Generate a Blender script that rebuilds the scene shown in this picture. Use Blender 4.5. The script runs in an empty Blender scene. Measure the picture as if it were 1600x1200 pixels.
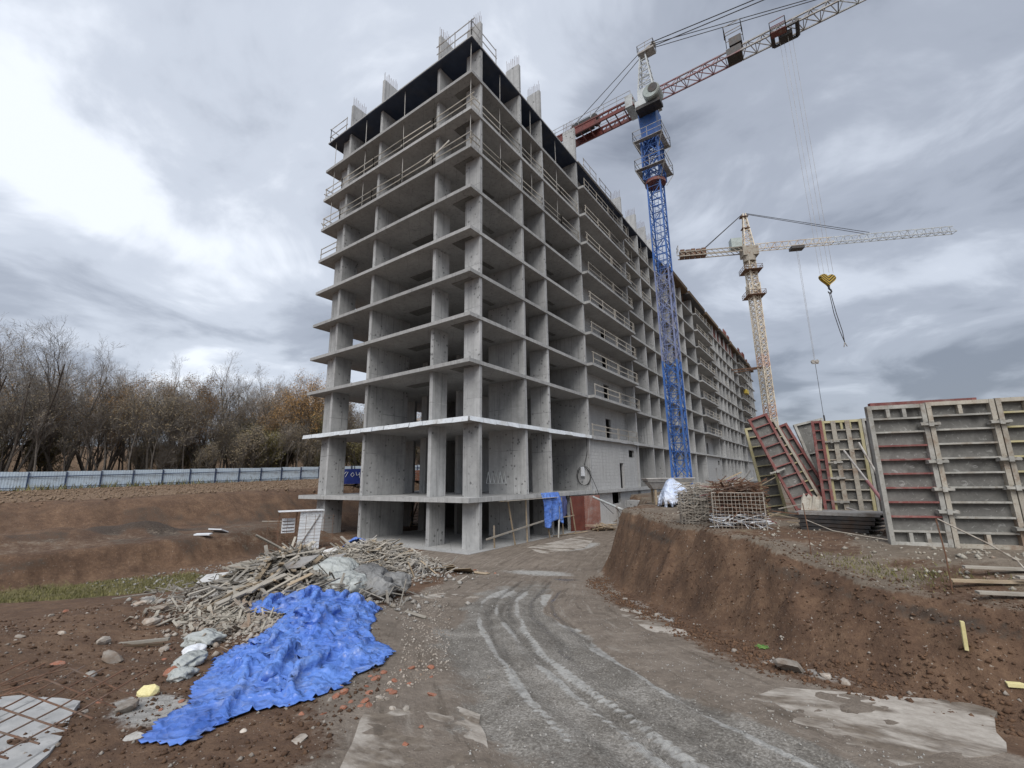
import bpy, bmesh, math, random
import numpy as np
from mathutils import Vector, Matrix, Quaternion

scene = bpy.context.scene
# ------------------------------------------------------------------ camera
CAM = (17.22, -19.75, 4.0)
YAW, PITCH, ROLL = 0.61927, 0.21045, -0.01308
_F = Vector((-math.sin(YAW) * math.cos(PITCH), math.cos(YAW) * math.cos(PITCH), math.sin(PITCH)))
_R = Vector((math.cos(YAW), math.sin(YAW), 0)); _U = _R.cross(_F)
_r2 = math.cos(ROLL) * _R + math.sin(ROLL) * _U; _u2 = -math.sin(ROLL) * _R + math.cos(ROLL) * _U
camd = bpy.data.cameras.new('camera'); cam = bpy.data.objects.new('camera', camd)
scene.collection.objects.link(cam)
cam.matrix_world = Matrix(((_r2.x, _u2.x, -_F.x, CAM[0]), (_r2.y, _u2.y, -_F.y, CAM[1]), (_r2.z, _u2.z, -_F.z, CAM[2]), (0, 0, 0, 1)))
camd.sensor_width = 36; camd.sensor_fit = 'HORIZONTAL'; camd.lens = 15.68
camd.clip_start = .05; camd.clip_end = 5000
scene.camera = cam

# ------------------------------------------------------------------ light: overcast noon
SUN_EL, SUN_AZ = math.radians(48), math.radians(152)      # azimuth measured from +Y clockwise: behind the camera
world = bpy.data.worlds.new('World'); scene.world = world; world.use_nodes = True
wt = world.node_tree; wt.nodes.clear()
def _w(t, **kw):
    n = wt.nodes.new(t)
    for k, v in kw.items(): setattr(n, k, v)
    return n
sky = _w('ShaderNodeTexSky', sky_type='NISHITA', sun_disc=False, sun_elevation=SUN_EL, sun_rotation=SUN_AZ, air_density=1.2, dust_density=2.0)
tc = _w('ShaderNodeTexCoord'); sp = _w('ShaderNodeSeparateXYZ'); wt.links.new(tc.outputs['Generated'], sp.inputs[0])
def _m(op, a, b=None, c=None):
    n = _w('ShaderNodeMath', operation=op)
    for i, s in enumerate((a, b, c)):
        if s is None: continue
        if isinstance(s, (int, float)): n.inputs[i].default_value = s
        else: wt.links.new(s, n.inputs[i])
    return n.outputs[0]
den = _m('ADD', _m('MAXIMUM', sp.outputs[2], 0.0), .22)
cv = _w('ShaderNodeCombineXYZ')
wt.links.new(_m('DIVIDE', sp.outputs[0], den), cv.inputs[0]); wt.links.new(_m('DIVIDE', sp.outputs[1], den), cv.inputs[1])
CLOUD_OFS = (-19.47, 13.5, -2.41)
mp = _w('ShaderNodeMapping'); wt.links.new(cv.outputs[0], mp.inputs[0]); mp.inputs['Location'].default_value = CLOUD_OFS
n1 = _w('ShaderNodeTexNoise'); n1.inputs['Scale'].default_value = .95; n1.inputs['Detail'].default_value = 5; n1.inputs['Roughness'].default_value = .46; n1.inputs['Distortion'].default_value = .35
n2 = _w('ShaderNodeTexNoise'); n2.inputs['Scale'].default_value = 2.3; n2.inputs['Detail'].default_value = 6; n2.inputs['Roughness'].default_value = .56; n2.inputs['Distortion'].default_value = .5
wt.links.new(mp.outputs[0], n1.inputs['Vector']); wt.links.new(mp.outputs[0], n2.inputs['Vector'])
cl = _m('ADD', _m('MULTIPLY', n1.outputs[0], .64), _m('MULTIPLY', n2.outputs[0], .36))
rp = _w('ShaderNodeValToRGB'); wt.links.new(cl, rp.inputs[0])
e = rp.color_ramp; e.interpolation = 'EASE'
e.elements[0].position = .36; e.elements[0].color = (.165, .185, .228, 1)
e.elements[1].position = .625; e.elements[1].color = (.655, .69, .75, 1)
x = e.elements.new(.455); x.color = (.285, .312, .368, 1)
x = e.elements.new(.54); x.color = (.44, .475, .54, 1)
sc10 = _w('ShaderNodeVectorMath', operation='SCALE'); wt.links.new(rp.outputs[0], sc10.inputs[0]); sc10.inputs['Scale'].default_value = 7.8
mx = _w('ShaderNodeMix', data_type='RGBA'); mx.inputs[0].default_value = .93
wt.links.new(sky.outputs[0], mx.inputs[6]); wt.links.new(sc10.outputs[0], mx.inputs[7])
bg = _w('ShaderNodeBackground'); wt.links.new(mx.outputs[2], bg.inputs[0]); bg.inputs[1].default_value = .10
wo = _w('ShaderNodeOutputWorld'); wt.links.new(bg.outputs[0], wo.inputs[0])

sd = bpy.data.lights.new('sun', 'SUN'); sd.energy = 1.5; sd.angle = math.radians(40); sd.color = (1.0, .97, .93)
sun = bpy.data.objects.new('sun', sd); scene.collection.objects.link(sun)
_sv = Vector((math.sin(SUN_AZ) * math.cos(SUN_EL), math.cos(SUN_AZ) * math.cos(SUN_EL), math.sin(SUN_EL)))
sun.rotation_euler = _sv.to_track_quat('Z', 'Y').to_euler(); sun.location = (0, 0, 90)
vs = scene.view_settings
vs.view_transform = 'Standard'; vs.look = 'None'; vs.exposure = 0.95; vs.gamma = 1; vs.use_curve_mapping = False
scene.cycles.max_bounces = 6; scene.cycles.diffuse_bounces = 4; scene.cycles.transparent_max_bounces = 8

# ------------------------------------------------------------------ helpers
COL = scene.collection
rnd = random.Random(7)

class MB:
    """collects simple solids, then becomes one mesh object"""
    def __init__(self): self.v = []; self.f = []
    def add(self, vs, fs):
        n = len(self.v); self.v += [tuple(a) for a in vs]; self.f += [tuple(i + n for i in f) for f in fs]; return self
    def box(self, x0, x1, y0, y1, z0, z1):
        return self.add([(x0, y0, z0), (x1, y0, z0), (x1, y1, z0), (x0, y1, z0), (x0, y0, z1), (x1, y0, z1), (x1, y1, z1), (x0, y1, z1)],
                        [(3, 2, 1, 0), (4, 5, 6, 7), (0, 1, 5, 4), (1, 2, 6, 5), (2, 3, 7, 6), (3, 0, 4, 7)])
    def bar(self, a, b, w, h=None, up=(0, 0, 1)):
        a = Vector(a); b = Vector(b); h = w if h is None else h
        d = (b - a); 
        if d.length < 1e-6: return self
        d.normalize(); u = Vector(up)
        if abs(d.dot(u)) > .98: u = Vector((1, 0, 0))
        s = d.cross(u).normalized(); u = s.cross(d).normalized()
        s *= w / 2; u *= h / 2
        return self.add([a - s - u, a + s - u, a + s + u, a - s + u, b - s - u, b + s - u, b + s + u, b - s + u],
                        [(0, 1, 2, 3), (7, 6, 5, 4), (0, 4, 5, 1), (1, 5, 6, 2), (2, 6, 7, 3), (3, 7, 4, 0)])
    def tube(self, pts, r, n=6, caps=True):
        pts = [Vector(q) for q in pts]; rs = r if isinstance(r, (list, tuple)) else [r] * len(pts)
        vs = []; fs = []; u = None
        for i, q in enumerate(pts):
            d = (pts[min(i + 1, len(pts) - 1)] - pts[max(i - 1, 0)]).normalized()
            if u is None:
                u = d.orthogonal().normalized()
            else:
                u = (u - d * u.dot(d)); u = u.normalized() if u.length > 1e-6 else d.orthogonal().normalized()
            s = d.cross(u)
            for k in range(n):
                a = 2 * math.pi * k / n
                vs.append(q + (u * math.cos(a) + s * math.sin(a)) * rs[i])
        for i in range(len(pts) - 1):
            for k in range(n):
                fs.append((i * n + k, i * n + (k + 1) % n, (i + 1) * n + (k + 1) % n, (i + 1) * n + k))
        if caps: fs += [tuple(reversed(range(n))), tuple(range((len(pts) - 1) * n, len(pts) * n))]
        return self.add(vs, fs)
    def prism(self, poly, z0, z1):
        n = len(poly)
        return self.add([(x, y, z0) for x, y in poly] + [(x, y, z1) for x, y in poly],
                        [tuple(reversed(range(n))), tuple(range(n, 2 * n))] + [(i, (i + 1) % n, n + (i + 1) % n, n + i) for i in range(n)])
    def mesh(self, name, mat, smooth=False):
        me = bpy.data.meshes.new(name); me.from_pydata(self.v, [], self.f)
        if mat: me.materials.append(mat)
        if smooth: me.polygons.foreach_set('use_smooth', [True] * len(me.polygons))
        me.update(); return me
    def build(self, name, mat, parent=None, smooth=False, loc=None):
        return link(name, self.mesh(name, mat, smooth), parent, loc)

def link(name, me, parent=None, loc=None, rot=None):
    o = bpy.data.objects.new(name, me); COL.objects.link(o)
    if parent is not None: o.parent = parent
    if loc is not None: o.location = loc
    if rot is not None: o.rotation_euler = rot
    return o
def tag(o, label=None, cat=None, group=None, kind=None):
    if label: o['label'] = label
    if cat: o['category'] = cat
    if group: o['group'] = group
    if kind: o['kind'] = kind
    return o
def thing(name, loc, label, cat, group=None, rz=0):
    o = bpy.data.objects.new(name, None); COL.objects.link(o); o.empty_display_size = .3
    o.location = loc; o.rotation_euler = (0, 0, rz); return tag(o, label, cat, group)
def copy_tree(o, parent=None):
    c = o.copy(); COL.objects.link(c); c.parent = parent
    for ch in o.children: copy_tree(ch, c)
    return c
def grid_mesh(name, X, Y, Z, mat, mask=None, smooth=True):
    ny, nx = X.shape
    V = np.stack([X, Y, Z], -1).reshape(-1, 3)
    i = np.arange(nx * ny).reshape(ny, nx)
    Fq = np.stack([i[:-1, :-1], i[:-1, 1:], i[1:, 1:], i[1:, :-1]], -1).reshape(-1, 4)
    if mask is not None:
        mk = mask.reshape(-1); keep = mk[Fq].all(1); Fq = Fq[keep]
        used = np.zeros(len(V), bool); used[Fq.ravel()] = True; idx = np.cumsum(used) - 1
        V = V[used]; Fq = idx[Fq]
    else: used = None
    me = bpy.data.meshes.new(name)
    me.vertices.add(len(V)); me.vertices.foreach_set('co', V.ravel())
    me.loops.add(len(Fq) * 4); me.loops.foreach_set('vertex_index', Fq.ravel().astype(np.int32))
    me.polygons.add(len(Fq)); me.polygons.foreach_set('loop_start', np.arange(0, len(Fq) * 4, 4, dtype=np.int32))
    me.polygons.foreach_set('use_smooth', np.full(len(Fq), smooth))
    me.update(calc_edges=True); me.validate()
    if mat: me.materials.append(mat)
    return me, used
# ------------------------------------------------------------------ terrain
def _hash(ix, iy, seed):
    n = (ix.astype(np.int64) * 374761393 + iy.astype(np.int64) * 668265263 + seed * 974634777) & 0x7fffffff
    n = ((n ^ (n >> 13)) * 1274126177) & 0x7fffffff
    n = (n ^ (n >> 16)) & 0xffff
    return n / 65535.0

def vnoise(x, y, seed=0):
    xi = np.floor(x); yi = np.floor(y); fx = x - xi; fy = y - yi
    fx = fx * fx * fx * (fx * (fx * 6 - 15) + 10); fy = fy * fy * fy * (fy * (fy * 6 - 15) + 10)
    a = _hash(xi, yi, seed); b = _hash(xi + 1, yi, seed); c = _hash(xi, yi + 1, seed); d = _hash(xi + 1, yi + 1, seed)
    return (a * (1 - fx) + b * fx) * (1 - fy) + (c * (1 - fx) + d * fx) * fy

def fbm(x, y, octv=4, seed=0, gain=.5):
    s = 0; a = 1.0; t = 0
    for i in range(octv):
        s = s + a * (vnoise(x, y, seed + i * 17) - .5); t += a
        a *= gain; x = x * 2.03 + 5.3; y = y * 2.03 - 3.1
    return s / t * 2          # about -1..1

def ridged(x, y, octv=4, seed=0):
    s = 0; a = 1.0; t = 0
    for i in range(octv):
        s = s + a * (1 - np.abs(2 * vnoise(x, y, seed + i * 31) - 1)); t += a
        a *= .5; x = x * 2.07 + 1.7; y = y * 2.07 + 9.2
    return s / t

def sstep(a, b, x):
    t = np.clip((x - a) / (b - a), 0, 1); return t * t * (3 - 2 * t)

def poly_sd(x, y, P):
    """signed distance to a closed polygon, positive inside"""
    d = np.full(np.shape(x), 1e9); ins = np.zeros(np.shape(x), bool)
    n = len(P)
    for i in range(n):
        ax, ay = P[i]; bx, by = P[(i + 1) % n]
        ex, ey = bx - ax, by - ay
        t = np.clip(((x - ax) * ex + (y - ay) * ey) / (ex * ex + ey * ey), 0, 1)
        d = np.minimum(d, np.hypot(x - ax - t * ex, y - ay - t * ey))
        c = ((ay > y) != (by > y)) & (x < (bx - ax) * (y - ay) / ((by - ay) if by != ay else 1e-9) + ax)
        ins ^= c
    return np.where(ins, d, -d)

def line_sd(x, y, P):
    """signed lateral offset (right positive) and arc length along an open polyline"""
    best = np.full(np.shape(x), 1e9); lat = np.zeros(np.shape(x)); arc = np.zeros(np.shape(x)); s0 = 0
    for i in range(len(P) - 1):
        ax, ay = P[i]; bx, by = P[i + 1]; ex, ey = bx - ax, by - ay; L = math.hypot(ex, ey)
        t = np.clip(((x - ax) * ex + (y - ay) * ey) / (L * L), 0, 1)
        dx, dy = x - ax - t * ex, y - ay - t * ey
        d = np.hypot(dx, dy); m = d < best
        side = np.sign(ey * dx - ex * dy)
        best = np.where(m, d, best); lat = np.where(m, d * side, lat); arc = np.where(m, s0 + t * L, arc)
        s0 += L
    return lat, arc

# edge of the raised ground on the right: from behind the camera round the nose and back to the long facade
TERRACE = [(60, -16), (34, -13.2), (24, -12.2), (19.6, -11.6), (18.4, -11.15), (17.5, -10.55), (16.6, -9.75), (15.6, -8.75), (14.2, -7.1), (12.6, -5.1),
           (11.2, -3.2), (10.2, -1.6), (9.7, 0.6), (8.9, 5), (7.6, 9), (6.2, 12.5), (4.6, 16), (2.9, 19.5), (1.2, 21.5), (0.6, 140), (300, 150), (300, -16)]
TRACK = [(24, -19), (19.5, -17.4), (17.2, -16.4), (15.7, -15.55), (14.25, -14.55), (12.9, -13.5), (11.7, -12.3), (10.6, -11.1), (9.6, -9.6), (8.6, -7.4), (7.2, -4.2), (5.6, -.6), (4.3, 4), (3.4, 9), (3.0, 15)]
# signed offsets from the wheel track's middle (positive to the right when seen from the camera is negative here)
RIDGES = (-.46, -.02, .38, 1.12); RUTS = (-.24, .18, .72, 1.3, -1.0)
GRASS = [(-9.2, -17), (-8.6, -13), (-7.4, -10.6), (-4.6, -10.4), (-3.0, -12.4), (-5.0, -15.5), (-6.5, -18), (-9.4, -21)]

def ridge_shift(arc, c): return .16 * fbm(arc * .28 + c * 3.7, arc * 0 + c * 5, 3, 63) + .10 * c * sstep(8, 0, arc)

def height(x, y, micro=True, want_slope=False):
    x = np.asarray(x, float); y = np.asarray(y, float)
    d = .52 * (x - 6) - .85 * (y + 1)
    z = .094 * d - .05 * np.maximum(0, 4 - x)
    z = np.where(z > 0, z, 0) ; z = np.minimum(z, 2.5)
    z = z + np.where(z < .3, .15 * (.3 - z) ** 2, 0)
    # rubble and plank heaps under the tarpaulin and by the building corner
    def heap(cx, cy, rx, ry, ang, h):
        c, s = math.cos(ang), math.sin(ang)
        u = ((x - cx) * c + (y - cy) * s) / rx; v = (-(x - cx) * s + (y - cy) * c) / ry
        return h * np.exp(-(u * u + v * v) * 1.6)
    z = z + heap(1.0, -7.2, 3.0, 2.3, .6, 1.15) + heap(2.8, -11.6, 3.7, 2.2, -.55, .92) + heap(8.2, -14.0, 3.4, 1.5, -.5, .38)
    z = z + heap(4.6, -16.6, 3.0, 1.6, -.3, .35) + heap(7.0, -19.0, 3.5, 1.8, 0, .4)
    # left benches (pit edge) up to the fence
    wob = .9 * fbm(x * .13, y * .13, 3, 5) + .35 * fbm(x * .5, y * .5, 3, 6)
    e1 = -8.7 + .22 * np.minimum(y + 10, 8) * (y > -10) * -1.2 + wob
    b1 = sstep(0, 1.7, e1 - x) * (1 - sstep(-3.5, 1.0, y) * sstep(-19.5, -17.5, x) * .9)
    z = z + (1.25 - np.minimum(z, 1.0)) * b1
    e2 = -16.9 - np.maximum(0, y + 4) * .22 + wob * 1.6
    top = 3.05 + .030 * np.maximum(0, y + 12) - .004 * np.maximum(0, y - 60)
    top = np.clip(top + .012 * np.maximum(0, -25 - x), 2.6, 5.2)
    top = top + np.minimum(7, .30 * np.maximum(0, -74 - x))          # the wooded slope behind the fence
    b2 = sstep(0, 5.0, e2 - x)
    far = sstep(20, 45, y) * sstep(-21, -30, x)
    z = z + (top - z) * np.maximum(b2, far)
    # heaps of black soil on the bench
    for hx, hy, r, h in ((-14.5, -14.0, 1.7, .65), (-15.2, -10.4, 1.5, .7), (-13.8, -17.0, 2.2, .7), (-16.4, -12.2, 1.4, .4)):
        z = z + h * np.exp(-((x - hx) ** 2 + (y - hy) ** 2) / (r * r) * 1.3)
    # raised ground on the right
    sd = poly_sd(x, y, TERRACE)
    wb = .28 * fbm(x * .55, y * .55, 3, 11) + .10 * fbm(x * 2.1, y * 2.1, 3, 12)
    gul = ridged(x * .9 + .2 * y, y * .35 - x * .3, 3, 40)
    q = sd + .36 + wb * .5 + (gul - .6) * .35
    tl = np.clip((q + 1.15) / 1.2, 0, 1); slope = np.where(tl < .25, tl * tl * 2, tl - .125) / .875
    tz = 2.72 - .30 * sstep(2, 16, y) + .10 * fbm(x * .25, y * .25, 3, 21)
    tz = tz - .34 * (1 - sstep(0, 2.3, sd + .3)) * sstep(15.5, 18, x)
    z = np.where(slope > 0, z + (tz - z) * slope, z)
    if want_slope: return slope
    # wheel ruts on the haul road
    lat, arc = line_sd(x, y, TRACK)
    on = (1 - sstep(2.1, 2.7, np.abs(lat))) * (1 - slope)
    w = lat + .05 * fbm(arc * .5, lat * 0, 2, 60)
    rut = 0
    for c in RIDGES: rut = rut + .042 * np.exp(-((w - c - ridge_shift(arc, c)) / .055) ** 2) * sstep(.2, .75, vnoise(arc * .9, w * 0 + c * 7, 61))
    for c in RUTS: rut = rut - .05 * np.exp(-((w - c - ridge_shift(arc, c)) / .15) ** 2)
    z = z + rut * on * sstep(1, 4, arc) * (1 - sstep(15, 26, arc))
    if micro:
        roadm = (1 - sstep(2.6, 4.2, np.abs(lat + .6))) * (1 - slope)
        bld = sstep(.5, 2.0, np.maximum(np.maximum(x, -x - 18), -y))   # flat on the basement slab
        rough = .055 * (1 - .75 * roadm) * bld
        z = z + rough * fbm(x * 1.3, y * 1.3, 5, 30, .6) + .012 * bld * fbm(x * 7, y * 7, 2, 33)
        face = slope * (1 - slope) * 4
        z = z + .20 * face * (ridged(x * 1.5, y * 1.5, 4, 35) - .6) + .09 * face * fbm(x * 4.5, y * 4.5, 3, 36)
        fl = 4 * b1 * (1 - b1) + 3 * b2 * (1 - b2) * (y < 20)
        z = z + fl * (.22 * (ridged(x * .8, y * .8, 4, 37) - .6) + .06 * fbm(x * 3, y * 3, 3, 38))
    return z

def H(x, y):
    return float(height(np.array([x], float), np.array([y], float))[0])
# ------------------------------------------------------------------ materials
class G:
    def __init__(self, name):
        self.m = bpy.data.materials.new(name); self.m.use_nodes = True; self.t = self.m.node_tree; self.t.nodes.clear()
        self.out = self.t.nodes.new('ShaderNodeOutputMaterial'); self.b = self.t.nodes.new('ShaderNodeBsdfPrincipled')
        self.t.links.new(self.b.outputs[0], self.out.inputs[0])
        self._pos = None
    def n(self, typ, ins=None, out=0, **kw):
        nd = self.t.nodes.new(typ)
        for k, v in kw.items(): setattr(nd, k, v)
        for k, v in (ins or {}).items(): self.set(nd.inputs[k], v)
        return nd.outputs[out]
    def set(self, sock, v):
        if isinstance(v, bpy.types.NodeSocket): self.t.links.new(v, sock)
        elif isinstance(v, (tuple, list)) and len(v) == 3 and len(getattr(sock, 'default_value', (0, 0, 0))) == 4: sock.default_value = (*v, 1)
        else: sock.default_value = v
    def pos(self, s=(1, 1, 1), obj=False):
        src = self.n('ShaderNodeTexCoord', out=3) if obj else self.n('ShaderNodeNewGeometry')
        if tuple(s) == (1, 1, 1): return src
        return self.n('ShaderNodeVectorMath', {0: src, 1: s}, operation='MULTIPLY')
    def noise(self, vec, scale, detail=4, rough=.55, dist=0.0):
        return self.n('ShaderNodeTexNoise', {'Vector': vec, 'Scale': scale, 'Detail': detail, 'Roughness': rough, 'Distortion': dist})
    def math(self, op, a, b=0.0, clamp=False):
        return self.n('ShaderNodeMath', {0: a, 1: b}, operation=op, use_clamp=clamp)
    def rng(self, v, a, b, c=0.0, d=1.0):
        return self.n('ShaderNodeMapRange', {0: v, 1: a, 2: b, 3: c, 4: d}, interpolation_type='SMOOTHSTEP')
    def ramp(self, f, stops):
        nd = self.t.nodes.new('ShaderNodeValToRGB'); self.set(nd.inputs[0], f); e = nd.color_ramp
        while len(e.elements) < len(stops): e.elements.new(.5)
        for el, (p, c) in zip(e.elements, stops): el.position = p; el.color = (*c, 1)
        return nd.outputs[0]
    def mix(self, f, a, b, blend='MIX'):
        nd = self.t.nodes.new('ShaderNodeMix'); nd.data_type = 'RGBA'; nd.blend_type = blend
        self.set(nd.inputs[0], f); self.set(nd.inputs[6], a); self.set(nd.inputs[7], b); return nd.outputs[2]
    def attr(self, name): return self.n('ShaderNodeAttribute', out=2, attribute_name=name)
    def bump(self, h, strength=.3, dist=.02, prev=None):
        ins = {'Strength': strength, 'Distance': dist, 'Height': h}
        if prev is not None: ins['Normal'] = prev
        return self.n('ShaderNodeBump', ins)
    def done(self, col, rough=.8, normal=None, metal=0.0, spec=.4, **kw):
        self.set(self.b.inputs['Base Color'], col); self.set(self.b.inputs['Roughness'], rough); self.set(self.b.inputs['Metallic'], metal)
        self.set(self.b.inputs['Specular IOR Level'], spec)
        if normal is not None: self.set(self.b.inputs['Normal'], normal)
        for k, v in kw.items(): self.set(self.b.inputs[k], v)
        return self.m
    def rand(self, lo=.85, hi=1.15):
        r = self.n('ShaderNodeObjectInfo', out=5); return self.n('ShaderNodeMapRange', {0: r, 1: 0.0, 2: 1.0, 3: lo, 4: hi})

def concrete(name, lo, hi, spots=1.0, seams=1.0, bw=1.22, rh=2.99, off=0.0, ms=.022):
    g = G(name); P = g.pos()
    a = g.noise(P, .45, 5, .6); b = g.noise(P, 3.2, 6, .65); s = g.noise(g.pos((2.2, 2.2, .16)), 1.3, 5, .6)
    f = g.math('ADD', g.math('MULTIPLY', a, .45), g.math('ADD', g.math('MULTIPLY', b, .25), g.math('MULTIPLY', s, .30)))
    col = g.ramp(f, [(.34, lo), (.5, tuple((l + h) / 2 for l, h in zip(lo, hi))), (.66, hi)])
    # drips
    st = g.rng(g.noise(g.pos((3.5, 3.5, .10)), 1.6, 3, .6), .56, .70); col = g.mix(g.math('MULTIPLY', st, .5), col, tuple(c * .55 for c in lo))
    vor = g.n('ShaderNodeTexVoronoi', {'Vector': P, 'Scale': 2.7, 'Randomness': 1.0}, out=0)
    wob = g.math('ADD', vor, g.math('MULTIPLY', g.math('SUBTRACT', g.noise(P, 5.5, 4, .7, .8), .5), .62))
    sp = g.rng(wob, .26, .14); pm = g.rng(g.noise(P, .5, 3), .46, .55)
    spot = g.math('MULTIPLY', sp, pm)
    col = g.mix(g.math('MULTIPLY', spot, .75 * spots), col, tuple(c * .38 for c in lo))
    xyz = g.n('ShaderNodeSeparateXYZ', {0: P}); sx = g.t.nodes[-1]
    h = g.math('ADD', sx.outputs[0], sx.outputs[1])
    uv = g.n('ShaderNodeCombineXYZ', {0: h, 1: sx.outputs[2]})
    br = g.n('ShaderNodeTexBrick', {'Vector': uv, 'Scale': 1.0, 'Mortar Size': ms, 'Mortar Smooth': .3, 'Brick Width': bw, 'Row Height': rh, 'Color1': (0, 0, 0), 'Color2': (.25, .25, .25), 'Mortar': (1, 1, 1)}, offset=off)
    sep = g.n('ShaderNodeSeparateColor', {0: br})
    sm = g.math('MULTIPLY', g.rng(sep, .5, .9), g.math('MULTIPLY', g.rng(a, .38, .58), 1.0 * seams))
    col = g.mix(sm, col, tuple(c * .45 for c in lo))
    col = g.mix(g.math('MULTIPLY', sep, .22), col, tuple(min(1, c * 1.25) for c in hi))
    v = g.rand(.84, 1.12); col = g.n('ShaderNodeVectorMath', {0: col, 'Scale': v}, operation='SCALE')
    hgt = g.math('SUBTRACT', b, g.math('ADD', g.math('MULTIPLY', spot, .8), g.math('MULTIPLY', sm, 1.0)))
    return g.done(col, .9, g.bump(hgt, .45, .03), spec=.25)

CONC = concrete('concrete_cast', (.235, .237, .235), (.47, .472, .468))
CONC_SLAB = concrete('concrete_slab', (.25, .25, .246), (.42, .42, .413), .35, .8)
CONC_BLOCK = concrete('block_infill', (.27, .27, .266), (.45, .45, .443), .25, .9, .62, .30, .5, .016)
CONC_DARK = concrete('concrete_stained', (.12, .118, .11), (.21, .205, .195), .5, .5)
CONC_PALE = concrete('concrete_pale', (.40, .40, .395), (.55, .55, .54), .3, .6)

def plain(name, c1, c2, rough=.6, scale=3.0, metal=0.0, obj=True, bumpy=.15, dirt=None, spec=.4, vary=(.88, 1.12)):
    g = G(name); P = g.pos(obj=obj)
    a = g.noise(P, scale, 6, .65); col = g.ramp(a, [(.32, c1), (.68, c2)])
    if dirt:
        d = g.rng(g.noise(P, scale * .45, 5, .7), .48, .66); d2 = g.rng(g.noise(P, scale * 5, 4, .7), .52, .66)
        col = g.mix(g.math('MULTIPLY', d, .75), col, dirt); col = g.mix(g.math('MULTIPLY', d2, .45), col, tuple(c * .8 for c in dirt))
    v = g.rand(*vary); col = g.n('ShaderNodeVectorMath', {0: col, 'Scale': v}, operation='SCALE')
    return g.done(col, rough, g.bump(g.noise(P, scale * 6, 4, .6), bumpy, .01), metal, spec)

RUST = (.11, .055, .03)
BLUE_PAINT = plain('blue_crane_paint', (.020, .078, .29), (.048, .150, .43), .5, 1.5, dirt=(.10, .13, .21))
BLUE_FADED = plain('faded_crane_paint', (.12, .16, .33), (.22, .25, .38), .55, 1.5, dirt=(.16, .14, .15))
RED_PAINT = plain('red_crane_paint', (.11, .024, .02), (.18, .045, .036), .5, 1.2, dirt=(.10, .05, .045))
JIB_RED = plain('dull_red_paint', (.19, .07, .075), (.28, .13, .13), .5, 1.0, dirt=(.2, .17, .17))
PALE_PAINT = plain('pale_grey_paint', (.40, .43, .44), (.56, .58, .58), .5, 1.2, dirt=(.25, .24, .22))
CREAM_PAINT = plain('cream_crane_paint', (.52, .46, .36), (.70, .63, .52), .55, .6, dirt=(.34, .22, .14))
CAB_GREEN = plain('grey_green_paint', (.28, .33, .31), (.40, .45, .43), .45, 1.0, dirt=(.2, .2, .18))
DARK_STEEL = plain('dark_steel', (.030, .030, .032), (.075, .072, .07), .5, 4, .3, dirt=(.07, .045, .03))
GREY_STEEL = plain('grey_steel', (.26, .25, .24), (.40, .385, .36), .55, 3, .2, dirt=(.15, .11, .08))
RUST_STEEL = plain('rusty_steel', (.085, .045, .028), (.19, .10, .06), .85, 6, dirt=(.14, .11, .09))
PALE_WIRE = plain('cement_coated_wire', (.30, .27, .23), (.50, .46, .40), .85, 5, dirt=RUST)
FORM_GREY = plain('formwork_grey_paint', (.24, .235, .215), (.42, .41, .375), .75, 3, dirt=(.17, .135, .10))
FORM_RED = plain('formwork_red_paint', (.15, .045, .042), (.25, .095, .085), .8, 5, dirt=(.26, .22, .195))
FORM_YELLOW = plain('formwork_yellow_paint', (.33, .29, .14), (.44, .40, .25), .8, 3, dirt=(.33, .30, .24))
FORM_CREAM = plain('formwork_cream_crust', (.29, .265, .22), (.43, .40, .34), .85, 4, dirt=(.20, .125, .08))
BRICK_RED = plain('red_steel_sheet', (.085, .022, .016), (.16, .045, .03), .7, 1.5, dirt=(.11, .05, .04))
BRICK_PINK = plain('rusty_pink_sheet', (.20, .085, .065), (.30, .15, .115), .8, 1.8, dirt=(.33, .30, .28))
WHITE_SHEET = plain('white_profiled_steel', (.58, .62, .66), (.74, .77, .80), .45, 1.2, dirt=(.50, .50, .48))
WHITE_PLASTIC = plain('white_plastic', (.55, .58, .62), (.78, .80, .83), .4, 2.5, dirt=(.5, .5, .5))
FENCE_SHEET = plain('pale_blue_fence_sheet', (.42, .51, .60), (.50, .59, .67), .45, .4, dirt=(.38, .42, .46), vary=(.96, 1.04))
FENCE_POST = plain('dark_blue_post', (.02, .035, .08), (.035, .055, .12), .6, 3)
YELLOW_PAINT = plain('yellow_paint', (.48, .36, .04), (.60, .46, .08), .6, 3, dirt=(.3, .22, .08))
BLACK_RUBBER = plain('black_rubber', (.012, .012, .013), (.03, .03, .03), .6, 4)
DECK_BLUE = plain('blue_black_plywood', (.016, .026, .052), (.036, .052, .092), .5, 1.0, dirt=(.055, .06, .075), obj=False)
FOAM = plain('yellow_foam', (.55, .48, .22), (.72, .65, .36), .9, 6)
RED_BRICK = plain('fired_brick', (.20, .075, .045), (.34, .14, .085), .9, 6, dirt=(.26, .20, .16))
TANK_BLUE = plain('blue_tank_paint', (.015, .03, .16), (.03, .05, .24), .45, 2)

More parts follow.
